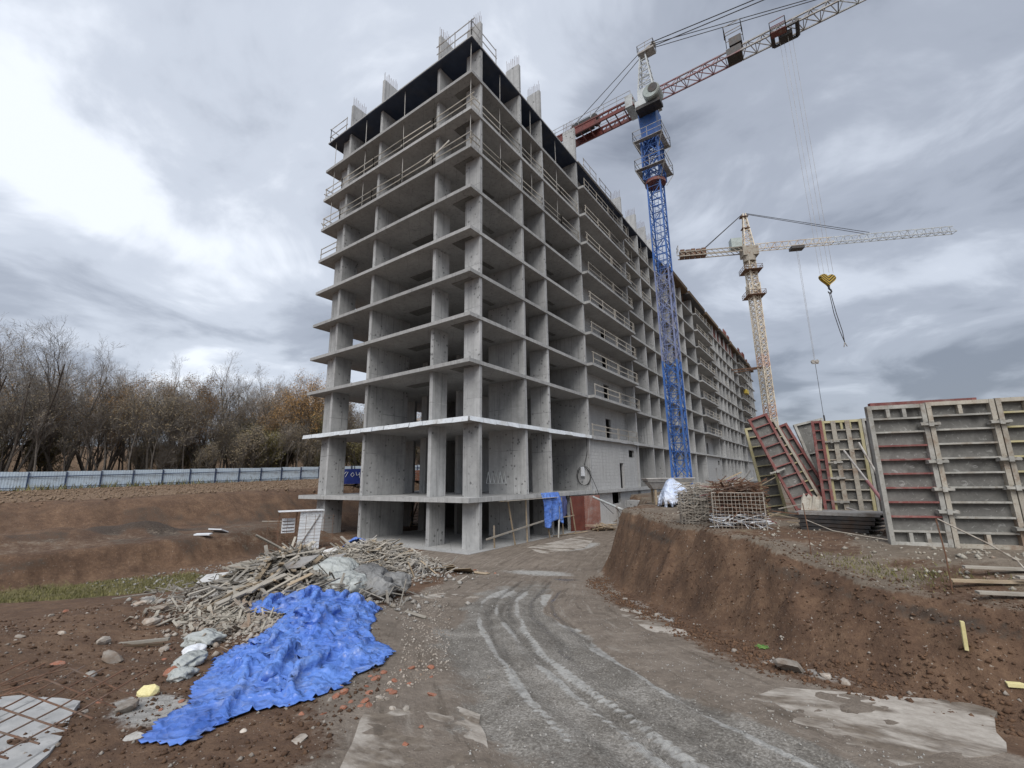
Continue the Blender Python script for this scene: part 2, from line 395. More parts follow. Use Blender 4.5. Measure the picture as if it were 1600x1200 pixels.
def plyface(name, lo, hi):
    g = G(name); P = g.pos(obj=True)
    a = g.noise(P, 2.2, 6, .7, .6); b = g.noise(P, 11, 5, .7)
    col = g.ramp(g.math('ADD', g.math('MULTIPLY', a, .65), g.math('MULTIPLY', b, .35)), [(.33, lo), (.52, tuple((x + y) / 2 for x, y in zip(lo, hi))), (.68, hi)])
    d = g.rng(g.noise(P, .9, 4, .6), .56, .64); col = g.mix(g.math('MULTIPLY', d, .7), col, (.035, .033, .03))
    sw = g.rng(g.noise(P, 5.0, 3, .6, 3.5), .60, .68); col = g.mix(g.math('MULTIPLY', sw, .55), col, (.36, .355, .34))
    col = g.n('ShaderNodeVectorMath', {0: col, 'Scale': g.rand(.8, 1.2)}, operation='SCALE')
    return g.done(col, .7, g.bump(b, .25, .01), spec=.3)
PLY = plyface('cement_stained_plywood', (.095, .092, .085), (.21, .205, .19))

def wood(name, a, b, dirt):
    g = G(name); P = g.pos((1.2, 14, 14), obj=True)
    gr = g.noise(P, 2.0, 6, .7, .4); q = g.noise(g.pos(obj=True), 2.0, 4)
    col = g.ramp(gr, [(.30, tuple(c * .6 for c in a)), (.5, a), (.72, b)])
    col = g.mix(g.rng(q, .48, .68), col, dirt)
    col = g.n('ShaderNodeVectorMath', {0: col, 'Scale': g.rand(.65, 1.3)}, operation='SCALE')
    return g.done(col, .88, g.bump(gr, .4, .006), spec=.2)
WOOD_GREY = wood('weathered_plank', (.33, .30, .255), (.47, .44, .385), (.36, .345, .32))
WOOD_TAN = wood('tan_timber', (.32, .25, .17), (.46, .38, .28), (.30, .26, .21))
WOOD_DARK = wood('wet_dark_timber', (.12, .085, .055), (.20, .15, .10), (.10, .08, .06))
BARK = plain('bark', (.07, .06, .052), (.17, .148, .128), .95, 6, bumpy=.4, vary=(.7, 1.25))
TWIG = plain('bare_twigs', (.15, .135, .12), (.27, .245, .22), .95, 3, bumpy=0, vary=(.7, 1.3))

def leafmat(name, cols):
    g = G(name); P = g.pos(); r = g.noise(P, .9, 3, .7); r2 = g.n('ShaderNodeTexWhiteNoise', {'Vector': g.n('ShaderNodeVectorMath', {0: P, 1: (.12, .12, .12)}, operation='SNAP')}, noise_dimensions='3D')
    f = g.math('ADD', g.math('MULTIPLY', r, .6), g.math('MULTIPLY', r2, .4))
    n = len(cols); col = g.ramp(f, [(.25 + .5 * i / (n - 1), c) for i, c in enumerate(cols)])
    return g.done(col, .8, spec=.15)
LEAF_ORANGE = leafmat('orange_leaves', [(.24, .14, .06), (.36, .21, .085), (.46, .30, .12)])
LEAF_BROWN = leafmat('brown_leaves', [(.15, .12, .085), (.21, .17, .11), (.28, .225, .14)])
LEAF_GREEN = leafmat('yellow_green_leaves', [(.11, .105, .05), (.18, .16, .065), (.25, .21, .09)])
GRASSM = leafmat('autumn_grass', [(.09, .09, .035), (.16, .15, .06), (.25, .22, .11)])

def tarpm(name, a, b, dirt, rough=.38):
    g = G(name); P = g.pos(); n = g.noise(P, 1.4, 5, .6); col = g.ramp(n, [(.35, a), (.65, b)])
    d = g.rng(g.noise(P, 2.2, 6, .7), .50, .68); col = g.mix(g.math('MULTIPLY', d, .62), col, dirt)
    d3 = g.rng(g.noise(P, 6.0, 5, .7), .58, .70); col = g.mix(g.math('MULTIPLY', d3, .35), col, (.26, .23, .20))
    W_ = g.n('ShaderNodeVectorMath', {0: P, 1: g.n('ShaderNodeVectorMath', {0: g.n('ShaderNodeTexNoise', {'Vector': P, 'Scale': 2.5, 'Detail': 3.0}, out=1), 'Scale': .30}, operation='SCALE')}, operation='ADD')
    v1 = g.n('ShaderNodeTexVoronoi', {'Vector': W_, 'Scale': 3.6}, feature='F1'); v2 = g.n('ShaderNodeTexVoronoi', {'Vector': W_, 'Scale': 9.0}, feature='F1')
    cr = g.math('ADD', g.math('MULTIPLY', v1, 1.0), g.math('MULTIPLY', v2, .38))
    return g.done(col, rough, g.bump(cr, .75, .10), spec=.45)
TARP = tarpm('blue_tarpaulin', (.065, .15, .50), (.115, .235, .62), (.22, .28, .46))
TARP_GREY = tarpm('grey_sack_cloth', (.13, .13, .13), (.24, .24, .235), (.09, .085, .08), .6)
TARP_PALE = tarpm('pale_sack_cloth', (.31, .33, .32), (.43, .45, .435), (.22, .23, .20), .55)
TARP_WHITE = tarpm('bluish_white_film', (.42, .50, .68), (.62, .68, .80), (.5, .5, .52), .35)

def groundmat():
    g = G('ground'); P = g.pos()
    big = g.noise(P, .30, 5, .6); mid = g.noise(P, 1.8, 6, .65); fine = g.noise(P, 9, 6, .7); vf = g.noise(P, 34, 4, .7)
    tex = g.math('ADD', g.math('MULTIPLY', mid, .40), g.math('ADD', g.math('MULTIPLY', fine, .35), g.math('MULTIPLY', big, .25)))
    soil = g.ramp(tex, [(.33, (.052, .031, .021)), (.47, (.102, .061, .039)), (.58, (.155, .096, .060)), (.70, (.24, .172, .120))])
    brk = lambda s, k=.55: g.rng(g.math('ADD', g.attr(s), g.math('MULTIPLY', g.math('SUBTRACT', g.math('ADD', g.math('MULTIPLY', mid, .5), g.math('MULTIPLY', fine, .5)), .5), k * 2)), .38, .62)
    # black topsoil layer at the lip of the bank
    soil = g.mix(g.math('MULTIPLY', brk('humus'), .85), soil, g.ramp(fine, [(.35, (.026, .020, .016)), (.65, (.070, .056, .045))]))
    top = g.ramp(tex, [(.35, (.085, .066, .050)), (.5, (.155, .125, .096)), (.66, (.25, .21, .165))])
    col = g.mix(brk('dust'), soil, top)
    lit = g.ramp(fine, [(.35, (.05, .032, .02)), (.48, (.14, .088, .055)), (.60, (.26, .185, .12)), (.7, (.33, .28, .21))])
    col = g.mix(brk('litter'), col, lit)
    road = g.ramp(tex, [(.35, (.105, .086, .068)), (.5, (.180, .149, .121)), (.66, (.27, .23, .19))])
    sv = g.n('ShaderNodeCombineXYZ', {0: g.math('MULTIPLY', g.attr('arc'), .45), 1: g.math('MULTIPLY', g.attr('lat'), 4.5), 2: 0.0})
    strk = g.noise(sv, 1.0, 5, .65, .3)
    road = g.mix(g.math('MULTIPLY', g.rng(strk, .56, .70), .7), road, (.31, .275, .235)); road = g.mix(g.math('MULTIPLY', g.rng(strk, .46, .34), .6), road, (.085, .068, .052))
    col = g.mix(brk('road'), col, road)
    speck = g.rng(vf, .50, .62)
    grav = g.ramp(g.math('ADD', g.math('MULTIPLY', vf, .6), g.math('MULTIPLY', mid, .4)), [(.36, (.080, .071, .061)), (.5, (.180, .166, .146)), (.62, (.33, .312, .285))])
    col = g.mix(brk('gravel', .5), col, grav)
    slur = g.ramp(fine, [(.38, (.27, .265, .25)), (.6, (.44, .435, .415))])
    col = g.mix(g.math('MULTIPLY', brk('slurry', .45), .85), col, slur)
    col = g.mix(g.math('MULTIPLY', brk('grass', .5), .8), col, g.ramp(fine, [(.36, (.060, .062, .024)), (.6, (.15, .14, .06))]))
    pale = g.rng(g.noise(P, 21, 3, .6), .66, .70); col = g.mix(g.math('MULTIPLY', pale, .6), col, (.40, .36, .31))
    wet = g.math('MULTIPLY', brk('wet', .4), 1.0)
    col = g.mix(g.math('MULTIPLY', wet, .45), col, (.055, .05, .045))
    damp = g.math('MULTIPLY', g.attr('road'), g.rng(strk, .50, .62))
    rough = g.math('SUBTRACT', g.n('ShaderNodeMapRange', {0: wet, 3: .93, 4: .22}), g.math('MULTIPLY', damp, g.math('MULTIPLY', g.math('SUBTRACT', 1.0, wet), .42)))
    tr = g.math('SINE', g.math('MULTIPLY', g.math('ADD', g.attr('arc'), g.math('ABSOLUTE', g.math('SINE', g.math('MULTIPLY', g.attr('lat'), 12.0)))), 46.0))
    tr = g.math('MULTIPLY', g.math('MULTIPLY', tr, g.attr('tread')), g.math('MULTIPLY', g.rng(big, .42, .6), .16))
    hh = g.math('ADD', g.math('ADD', g.math('MULTIPLY', fine, .7), g.math('MULTIPLY', vf, .45)), tr)
    bst = g.n('ShaderNodeMapRange', {0: wet, 3: .85, 4: .12})
    nb = g.t.nodes.new('ShaderNodeBump'); g.set(nb.inputs['Strength'], bst); g.set(nb.inputs['Distance'], .05); g.set(nb.inputs['Height'], hh)
    return g.done(col, rough, nb.outputs[0], spec=.3)
GROUND = groundmat()
STONE = plain('pale_stone', (.24, .21, .18), (.46, .42, .37), .9, 4, dirt=(.22, .15, .10), obj=False, vary=(.6, 1.25))
RUBBLE = plain('grey_rubble', (.19, .18, .165), (.42, .41, .39), .92, 5, dirt=(.25, .21, .16), obj=False, vary=(.7, 1.2))
CLOD = plain('soil_clod', (.055, .03, .018), (.14, .08, .046), .95, 5, obj=False, vary=(.7, 1.3))
# ------------------------------------------------------------------ ground sheet
def axis(a, b, step, lo, hi, grow=1.12):
    v = list(np.arange(a, b + 1e-6, step))
    s = step; q = b
    while q < hi: s *= grow; q += s; v.append(q)
    s = step; q = a
    while q > lo: s *= grow; q -= s; v.insert(0, q)
    return np.array(v)
GX = axis(-11, 21, .085, -900, 700); GY = axis(-20, 2, .085, -600, 1300)
X, Y = np.meshgrid(GX, GY)
Z = height(X, Y)
me, _ = grid_mesh('ground', X, Y, Z, GROUND)
def set_attr(me, name, val):
    a = me.attributes.new(name, 'FLOAT', 'POINT'); a.data.foreach_set('value', np.ascontiguousarray(val.ravel(), np.float32))
sdT = poly_sd(X, Y, TERRACE)
lat, arc = line_sd(X, Y, TRACK)
lowf = fbm(X * .6, Y * .6, 4, 71)
zsm = height(X, Y, False)
onT = sstep(.90, .995, height(X, Y, False, True)) * (.8 + .2 * lowf)
set_attr(me, 'dust', np.clip(onT * (.80 + .45 * lowf) + .42 * sstep(-9.8, -10.8, X) * sstep(-17.5, -16, X) * (zsm < 1.6), 0, 1))
set_attr(me, 'humus', np.clip(sstep(1.85, 2.3, Z) * (1 - sstep(.80, .97, height(X, Y, False, True))) * (sdT > -2.5) * .62 * (.55 + .6 * vnoise(X * .8, Y * .8, 3)) + .7 * np.exp(-((X + 15.2) ** 2 + (Y + 10.4) ** 2) / 2.4) + .8 * np.exp(-((X - 8.6) ** 2 + (Y + 15.6) ** 2) / 1.6) * 0 + .50 * (X < -7.5) * (X > -23) * sstep(.35, .85, .6 * vnoise(Y * .13 + X * .06, zsm * 2.4, 141) + .5 * vnoise(X * .9, Y * .9, 142)) * (zsm < 2.95) + .75 * np.exp(-((X - 11.1) ** 2 * .8 + (Y + 14.9) ** 2) / .8), 0, 1))
set_attr(me, 'litter', np.clip(sstep(-21.5, -24.5, X) * .85 * (Y < 70), 0, 1))
roadm = (1 - sstep(2.2, 3.9, np.abs(lat - .1 + .5 * lowf))) * (1 - sstep(-1.9, -1.0, sdT))
pit = ((X > -3) & (Y > -4)) * (1 - sstep(-1.6, -.9, sdT)) * .8
set_attr(me, 'road', np.clip(np.maximum(roadm, pit) * .95, 0, 1))
gw = np.interp(arc, [0, 6, 9, 13, 17, 20, 26, 45], [1.9, 1.75, 1.3, .95, .85, .8, .6, .3])
gl = np.interp(arc, [0, 6, 9, 13, 17, 20, 26, 45], [1.3, 1.25, 1.35, 1.25, 1.0, .9, .8, .5])
grv = (1 - sstep(-.15, .45, lat * -1 - gw + .35 * lowf * 0)) * (1 - sstep(-.1, .3, lat - gl + .3 * lowf)) * (1 - sstep(19, 23, arc) * .55)
LS = -lat                                   # right side of the track as the camera sees it
grv = (1 - sstep(-.5, .9, LS - gw + 1.0 * lowf)) * (1 - sstep(-.1, .25, -LS - gl + .35 * lowf))
set_attr(me, 'gravel', np.clip(grv * np.interp(arc, [0, 18, 22, 30], [.70, .68, .42, .2]) * (1 - sstep(-1.2, -.8, sdT)), 0, 1))
ww = lat + .05 * fbm(arc * .5, lat * 0, 2, 60)
slur = 0
for c in RIDGES: slur = slur + np.exp(-((ww - c - ridge_shift(arc, c)) / (.045 + .05 * vnoise(arc * .7, arc * 0 + c, 64))) ** 2) * sstep(.05, .5, vnoise(arc * .9, arc * 0 + c * 7, 61))
slur = slur * sstep(2, 5, arc) * (1 - sstep(15, 25, arc)) * (.72 + .4 * vnoise(arc * .8, lat * 2, 9))
edge = np.exp(-((-LS - gl + .35 * lowf) / .12) ** 2) * (arc < 19) * .75 * (vnoise(arc * .6, lat * 0, 19) > .35)
pud = .75 * np.exp(-(((X - 6.6) / 2.2) ** 2 + ((Y + 3.2) / 1.2) ** 2)) + .8 * np.exp(-(((X - 4.2) / .9) ** 2 + ((Y - 5.5) / 2.6) ** 2)) + .55 * np.exp(-(((X - 9.0) / 1.0) ** 2 + ((Y + 8.6) / .9) ** 2))
footR = np.exp(-((sdT + 1.75) / .35) ** 2) * (.22 + .6 * lowf) * sstep(-13, -12.2, Y) * (1 - sstep(-4, -1, Y))
lefts = .85 * np.exp(-(((X - 10.75) / .75) ** 2 + ((Y + 17.55) / .5) ** 2))
set_attr(me, 'slurry', np.clip(slur * .95 + edge * .7 + pud + footR + lefts, 0, 1))
gsd = poly_sd(X, Y, GRASS)
set_attr(me, 'grass', np.clip(sstep(-1.4, 1.2, gsd + .9 * lowf) * .72 + .38 * sstep(.0, .35, fbm(X * 1.1, Y * 1.1, 3, 91)) * (sdT > -.1) * (sdT < 1.6) * (Y < -7), 0, 1))
wet = .62 * np.exp(-(((X - 8.7) / 1.0) ** 2 + ((Y + 4.6) / .6) ** 2))
ru = 0
for c in RUTS[:4]: ru = ru + np.exp(-((ww - c - ridge_shift(arc, c)) / .13) ** 2)
set_attr(me, 'wet', np.clip(wet + ru * (arc > 3) * (arc < 20) * .62 * sstep(.35, .6, vnoise(arc * .45, 0 * lat, 29)), 0, 1))
tre = 0
for c in (-.24, .18, .72): tre = tre + np.exp(-((ww - c) / .13) ** 4)
set_attr(me, 'tread', np.clip(tre * (arc < 22), 0, 1)); set_attr(me, 'arc', arc); set_attr(me, 'lat', ww)
ground = link('ground', me); tag(ground, 'brown muddy ground of the building site', None, kind='structure')

# ------------------------------------------------------------------ half-buried concrete road plates
def plate(name, corners, th, label, mat, rise=0.012):
    """a cast road plate lying on the ground; edges broken"""
    mb = MB(); P = []
    n = len(corners)
    for i in range(n):
        a = Vector((*corners[i], 0)); b = Vector((*corners[(i + 1) % n], 0)); k = max(2, int((b - a).length / .22))
        for j in range(k):
            q = a.lerp(b, j / k); 
            if j: q += Vector((rnd.uniform(-.03, .03), rnd.uniform(-.03, .03), 0))
            P.append((q.x, q.y))
    zt = max(H(x, y) for x, y in corners) * .5 + sum(H(x, y) for x, y in corners) / n * .5 + rise
    A = np.array([[x, y, 1] for x, y in P]); hz = np.array([H(x, y) for x, y in P]); co = np.linalg.lstsq(A, hz, rcond=None)[0]
    top = [(x, y, co[0] * x + co[1] * y + co[2] + rise) for x, y in P]; m = len(P)
    mb.add(top + [(x, y, z - th) for x, y, z in top], [tuple(range(m)), tuple(reversed(range(m, 2 * m)))] + [(i, m + i, m + (i + 1) % m, (i + 1) % m) for i in range(m)])
    o = mb.build(name, mat); tag(o, label, 'concrete slab'); return o
def dusty_slab():
    g = G('muddy_road_plate'); P = g.pos()
    s = g.noise(g.n('ShaderNodeMapping', {0: P, 'Rotation': (0, 0, -.35), 'Scale': (.55, 1.5, 1)}), 1.1, 7, .62, .3)
    col = g.ramp(g.noise(P, 6, 6, .7), [(.35, (.30, .27, .235)), (.65, (.45, .415, .37))])
    mud = g.ramp(g.noise(P, 8, 5, .7), [(.35, (.105, .084, .066)), (.65, (.19, .158, .125))])
    col = g.mix(g.rng(s, .45, .60), col, mud)
    return g.done(col, .85, g.bump(g.noise(P, 14, 5, .7), .4, .02), spec=.3)
MUDDY_PLATE = dusty_slab()
plate('road_plate', [(12.72, -16.25), (13.75, -17.3), (14.55, -16.35), (13.75, -15.55), (12.95, -15.55)], .14, 'cracked pale concrete plate in the mud at the bottom, below the blue tarpaulin', MUDDY_PLATE, .008)
plate('road_plate', [(16.3, -12.85), (18.24, -12.28), (18.1, -13.6), (17.3, -14.4), (16.0, -13.6)], .14, 'pale mud-streaked concrete plate at the foot of the right-hand earth bank', MUDDY_PLATE, .002)
plate('road_plate', [(7.0, -10.4), (8.0, -10.35), (8.6, -9.3), (7.5, -9.1)], .12, 'small pale concrete plate in the mud right of the grey sacks', MUDDY_PLATE, .004)
plate('road_plate', [(12.4, -8.6), (13.2, -8.9), (14.5, -10.4), (14.9, -11.3), (14.2, -11.0), (13.0, -9.8)], .12, 'long pale broken plate along the bank foot left of its middle', MUDDY_PLATE, .0)
plate('road_plate', [(1.6, 3.4), (3.6, 2.0), (4.6, 5.0), (3.4, 9.0), (1.9, 9.6)], .12, 'wet grey concrete plate in front of the timber shoring', MUDDY_PLATE, .012)
# ------------------------------------------------------------------ the concrete frame building
W, LB = 17.8, 131.0
ZS = [2.99, 7.68, 11.27, 14.24, 17.19, 20.18, 23.21, 26.27, 29.29, 32.31, 35.27]
TH = .24
SEC = 43.6
BAYS = [(16.2 + SEC * k, 28.0 + SEC * k) for k in range(3)]
bld = thing('concrete_building', (0, 0, 0), 'long unfinished ten-storey concrete frame building with open floors', 'building')

def slab_outline(proj=.55, e=0.0):
    P = [(-W, 0), (e, 0)]
    for a, b in BAYS: P += [(e, a), (e + proj, a), (e + proj, b), (e, b)]
    return P + [(e, LB), (-W, LB)]
for i, z in enumerate(ZS):
    mb = MB(); mb.prism(slab_outline(.55 if 2 <= i <= 9 else .12), z - (.10 if i == 10 else TH) - (.04 if i == 0 else 0), z)
    mb.build('floor_slab', CONC_SLAB, bld)
MB().box(-W - .3, .35, -.35, LB, -.5, .035).build('foundation_slab', CONC_SLAB, bld)
# bent metal flashing along the edge of the first upper slab
mb = MB()
for (a, b, n, nx, ny) in (((-W, 0), (0, 0), 14, 0, -1), ((0, 0), (0, 28), 22, 1, 0)):
    for k in range(n):
        p0 = (a[0] + (b[0] - a[0]) * k / n, a[1] + (b[1] - a[1]) * k / n); p1 = (a[0] + (b[0] - a[0]) * (k + .985) / n, a[1] + (b[1] - a[1]) * (k + .985) / n)
        o1 = .03 + rnd.uniform(0, .04); o2 = .03 + rnd.uniform(0, .04); zt = ZS[1]
        q = []
        for (px, py), o in ((p0, o1), (p1, o2)):
            q.append([(px - nx * .18, py - ny * .18, zt + .03), (px + nx * o, py + ny * o, zt + .02), (px + nx * (o + .06), py + ny * (o + .06), zt - .27 + rnd.uniform(-.03, .03))])
        vs = q[0] + q[1]; mb.add(vs, [(0, 1, 4, 3), (1, 2, 5, 4)])
fl = mb.build('edge_flashing', WHITE_SHEET, bld); sm_ = fl.modifiers.new('thick', 'SOLIDIFY'); sm_.thickness = .012

# wall pylons: x0, x1, y0, y1
PYL = [(-1.42, -.10, 1.07, 1.35), (-3.90, -3.62, .50, 1.90), (-10.70, -10.42, .50, 4.40), (-15.15, -14.87, .50, 2.03), (-16.50, -15.16, .82, 1.10)]
INNER = []
for k in range(3):
    o = SEC * k
    for y, d in ((6.1, 3.3), (9.35, 1.65), (16.05, 4.9), (27.95, 4.5), (33.1, 3.9), (36.8, 2.0), (40.5, 3.4)) + (((1.3, 3.3),) if k else ()):
        PYL.append((-.10 - d, -.10, y + o, y + .28 + o))
    for y, d in ((7.6, 3.4), (12.6, 2.6), (17.0, 3.8), (22.0, 2.2), (28.0, 3.8), (34.0, 3.0), (39.5, 3.4)):
        INNER.append((-W + 1.3, -W + 1.3 + d, y + o, y + .28 + o))
    INNER += [(-7.0, -6.72, 6.4 + o, 13.5 + o), (-11.3, -11.02, 9.5 + o, 16.0 + o), (-10.95, -10.3, 6.4 + o, 6.68 + o), (-12.0, -6.0, 17.0 + o, 17.28 + o), (-12.0, -6.0, 26.6 + o, 26.88 + o),
              (-6.3, -6.02, 17.3 + o, 26.55 + o), (-12.0, -11.72, 17.3 + o, 26.55 + o), (-7.0, -6.72, 29.5 + o, 40 + o), (-11.3, -11.02, 30 + o, 38 + o), (-6.7, -3.2, 13.5 + o, 13.72 + o), (-6.7, -4.2, 31 + o, 31.22 + o)]
unit = MB().box(0, 1, 0, 1, 0, 1)
_cache = {}
def pyl(name, r, z0, z1, mat):
    key = (round(r[1] - r[0], 3), round(r[3] - r[2], 3), round(z1 - z0, 3), mat.name)
    if key not in _cache:
        m = MB().box(0, r[1] - r[0], 0, r[3] - r[2], 0, z1 - z0).mesh(name, mat)
        bm = bmesh.new(); bm.from_mesh(m); bmesh.ops.bevel(bm, geom=[e for e in bm.edges if abs((e.verts[0].co - e.verts[1].co).normalized().z) > .9], offset=.018, segments=1, affect='EDGES'); bm.to_mesh(m); bm.free()
        _cache[key] = m
    return link(name, _cache[key], bld, (r[0], r[2], z0))
LEVELS = [(.03, ZS[0] - TH - .04)] + [(ZS[i], ZS[i + 1] - (TH if i < 9 else .105)) for i in range(10)]
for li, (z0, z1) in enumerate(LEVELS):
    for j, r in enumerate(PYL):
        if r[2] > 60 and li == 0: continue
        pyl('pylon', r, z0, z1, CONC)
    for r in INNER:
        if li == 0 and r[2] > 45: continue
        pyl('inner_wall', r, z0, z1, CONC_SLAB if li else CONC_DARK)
# stubs of the next storey above the roof, with starter bars
STUBS = [(PYL[0], 2.35), (PYL[1], 3.0), (PYL[2], 3.05), (PYL[3], 3.0), (PYL[5], 2.95), (PYL[6], 3.0), (PYL[7], 3.9), (PYL[8], 2.6), (PYL[9], 2.9), (PYL[10], 2.9), (PYL[11], 2.8)]
for r, hgt in STUBS:
    rr = list(r)
    if r[1] - r[0] > 1.5: rr[0] = r[1] - 1.35
    if r[3] - r[2] > 1.5: rr[3] = r[2] + 1.5
    pyl('wall_stub', rr, ZS[10], ZS[10] + hgt, CONC)
    mb = MB(); lx = rr[1] - rr[0]; ly = rr[3] - rr[2]
    for k in range(7):
        t = (k + .5) / 7
        for s in (.25, .75):
            x = rr[0] + (lx * t if lx > ly else lx * s); y = rr[2] + (ly * t if ly >= lx else ly * s)
            mb.tube([(x, y, ZS[10] + hgt - .1), (x + rnd.uniform(-.03, .03), y + rnd.uniform(-.03, .03), ZS[10] + hgt + rnd.uniform(.75, 1.15))], .011, 4)
    tag(mb.build('starter_bars', RUST_STEEL, bld), kind='stuff')
# walls of the balcony bays
for k, (a, b) in enumerate(BAYS):
    for li in range(1, 11):
        z0, z1 = LEVELS[li]
        if li == 1:      # tall ground storey, wall nearly flush, a narrow door and a high vent
            x0, x1 = -.55, -.30
            d0, d1 = a + 6.9, a + 7.9
            mb = MB(); mb.box(x0, x1, a + .16, d0, z0, z1).box(x0, x1, d1, b - .06, z0, z0 + 3.1).box(x0, x1, d0, d1, z0 + 2.45, z0 + 3.1)
            mb.box(x0, x1, d0, b - 2.3, z0 + 3.1, z0 + 3.85).box(x0, x1, b - .7, b - .06, z0 + 3.1, z0 + 3.85).box(x0, x1, d0, b - .06, z0 + 3.85, z1)
            mb.build('infill_wall', CONC_BLOCK, bld)
        else:
            x0, x1 = -1.5, -1.28; t = z0 + 2.25
            mb = MB(); mb.box(x0, x1, a + .75, a + 6.3, z0, z1).box(x0, x1, a + 7.6, b - .05, z0, z1).box(x0, x1, a + 6.3, a + 7.6, t, z1)
            if li > 4: mb.box(x0, x1, a + .12, a + .75, t, z1)
            mb.build('infill_wall', CONC_BLOCK, bld)
# basement wall under the long facade
mb = MB(); z1 = ZS[0] - TH - .04
mb.box(-.62, -.36, 12.6, 21.0, .03, z1).box(-.62, -.36, 21.0, 23.0, .03, 1.6).box(-.62, -.36, 23.0, LB, .03, z1); mb.build('basement_wall', CONC_PALE, bld)
# ---- formwork left under the newest slab, dark stained drop panels round the corner column
for a, b in ((.03, 16.1), (16.14, 27.9), (27.94, 43.6)):
    MB().box(-W + .04, -.04, a, b, ZS[10] - .16, ZS[10] - .103).build('formwork_deck', DECK_BLUE, bld)
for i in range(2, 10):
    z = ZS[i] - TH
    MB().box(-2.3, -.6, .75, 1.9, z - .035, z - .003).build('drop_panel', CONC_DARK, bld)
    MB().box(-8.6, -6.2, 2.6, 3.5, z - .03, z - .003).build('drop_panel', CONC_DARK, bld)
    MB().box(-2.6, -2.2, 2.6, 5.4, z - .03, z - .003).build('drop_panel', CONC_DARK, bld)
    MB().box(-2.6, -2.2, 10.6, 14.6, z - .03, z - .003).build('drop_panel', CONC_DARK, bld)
# ---- temporary guard rails: each bay one part (posts and two rails)
def rail(p0, p1, z, posts=3, h=1.05, mat=None, n='guard_rail', sag=0.0, w=.05):
    mb = MB(); p0 = Vector((*p0, z)); p1 = Vector((*p1, z))
    for k in range(posts):
        q = p0.lerp(p1, k / max(1, posts - 1)); mb.bar(q, q + Vector((0, 0, h + .08)), w)
    for hh in (h * .5, h):
        d = Vector((0, 0, rnd.uniform(-.05, .05))); d2 = Vector((0, 0, rnd.uniform(-.06, .06)))
        m = (p0 + p1) / 2 + Vector((0, 0, hh - sag))
        e = (p1 - p0).normalized() * rnd.uniform(.0, .3)
        mb.bar(p0 - e + Vector((0, 0, hh)) + d, m + (d + d2) / 2, .03, .085); mb.bar(m + (d + d2) / 2, p1 + e + Vector((0, 0, hh)) + d2, .03, .085)
    return mb.build(n, mat or WOOD_GREY, bld)
for i in (7, 8):
    z = ZS[i]; xs = (-W + .15, -15.2, -10.8, -7.2, -3.8, -.12)
    for a, b in zip(xs[:-1], xs[1:]): rail((a, .12), (b, .12), z, 2)
    ys = (.2, 3.6, 6.2, 9.4, 12.6, 16.0)
    for a, b in zip(ys[:-1], ys[1:]): rail((-.12, a), (-.12, b), z, 2)
    rail((-W + .1, .15), (-W + .1, 3.2), z, 2)
rail((-W + .15, .12), (-15.3, .12), ZS[6], 2)
for p0, p1 in (((-3.4, .12), (-.12, .12)), ((-.12, .12), (-.12, 3.0)), ((-W + .1, .15), (-15.2, .15)), ((-W + .1, .15), (-W + .1, 4.0)), ((-.12, 18), (-.12, 21)), ((-.12, 22), (-.12, 25))):
    rail(p0, p1, ZS[10], 3 if abs(p0[0] - p1[0]) + abs(p0[1] - p1[1]) > 2.9 else 2, 1.5, GREY_STEEL)
for k, (a, b) in enumerate(BAYS):
    for i in range(1, 10):
        if k == 0 or i > 1:
            pr = .42 if i > 1 else .0
            rail((pr, a + .5), (pr, (a + b) / 2 + .3), ZS[i], 3); rail((pr, (a + b) / 2 + .6), (pr, b - .3), ZS[i], 3)
            if i > 1: rail((pr - .05, b + .15), (-.1, b + .9), ZS[i], 2)
for y0 in (28.6, 33.8):
    for i in (7, 8, 9): rail((-.12, y0), (-.12, y0 + 3.0), ZS[i], 2)
for y0, y1 in ((72.2, 76.2), (84.6, 88.0)):
    for i in (5, 6, 7): rail((-.12, y0), (-.12, y1), ZS[i], 2)
MB().bar((-4.9, .3, ZS[7] + .75), (-1.9, -.15, ZS[7] + 1.05), .04, .14).build('loose_board', WOOD_GREY, bld)
# ---- shoring props in the young storeys
prop = MB(); prop.tube([(0, 0, 0), (0, 0, 1)], .028, 6)
prop_me = prop.mesh('shoring_prop', GREY_STEEL)
prop_dark = prop.mesh('shoring_prop', RUST_STEEL)
def props(pts, li, me=prop_me):
    z0, z1 = LEVELS[li]
    for x, y in pts:
        o = link('shoring_prop', me, bld, (x, y, z0)); o.scale = (1, 1, z1 - z0 - (.05 if li == 10 else 0)); o.rotation_euler = (rnd.uniform(-.012, .012), rnd.uniform(-.012, .012), 0)
edge = [(-16.9, .3), (-12.4, .35), (-7.4, .35), (-.35, .3), (-.3, 3.7), (-.3, 12.3), (-.3, 8.0)]
for li in (10, 9, 8): props(edge, li)
props([(-.4, 19.5), (-.4, 23.0), (-.4, 26), (-.3, 30.5), (-.3, 35)], 10); props([(-.4, 21.5), (-.4, 25), (-.3, 31)], 9)
props([(-.35 - .9 * (k % 2), 44.5 + k * 1.35) for k in range(62)], 10, prop_dark)
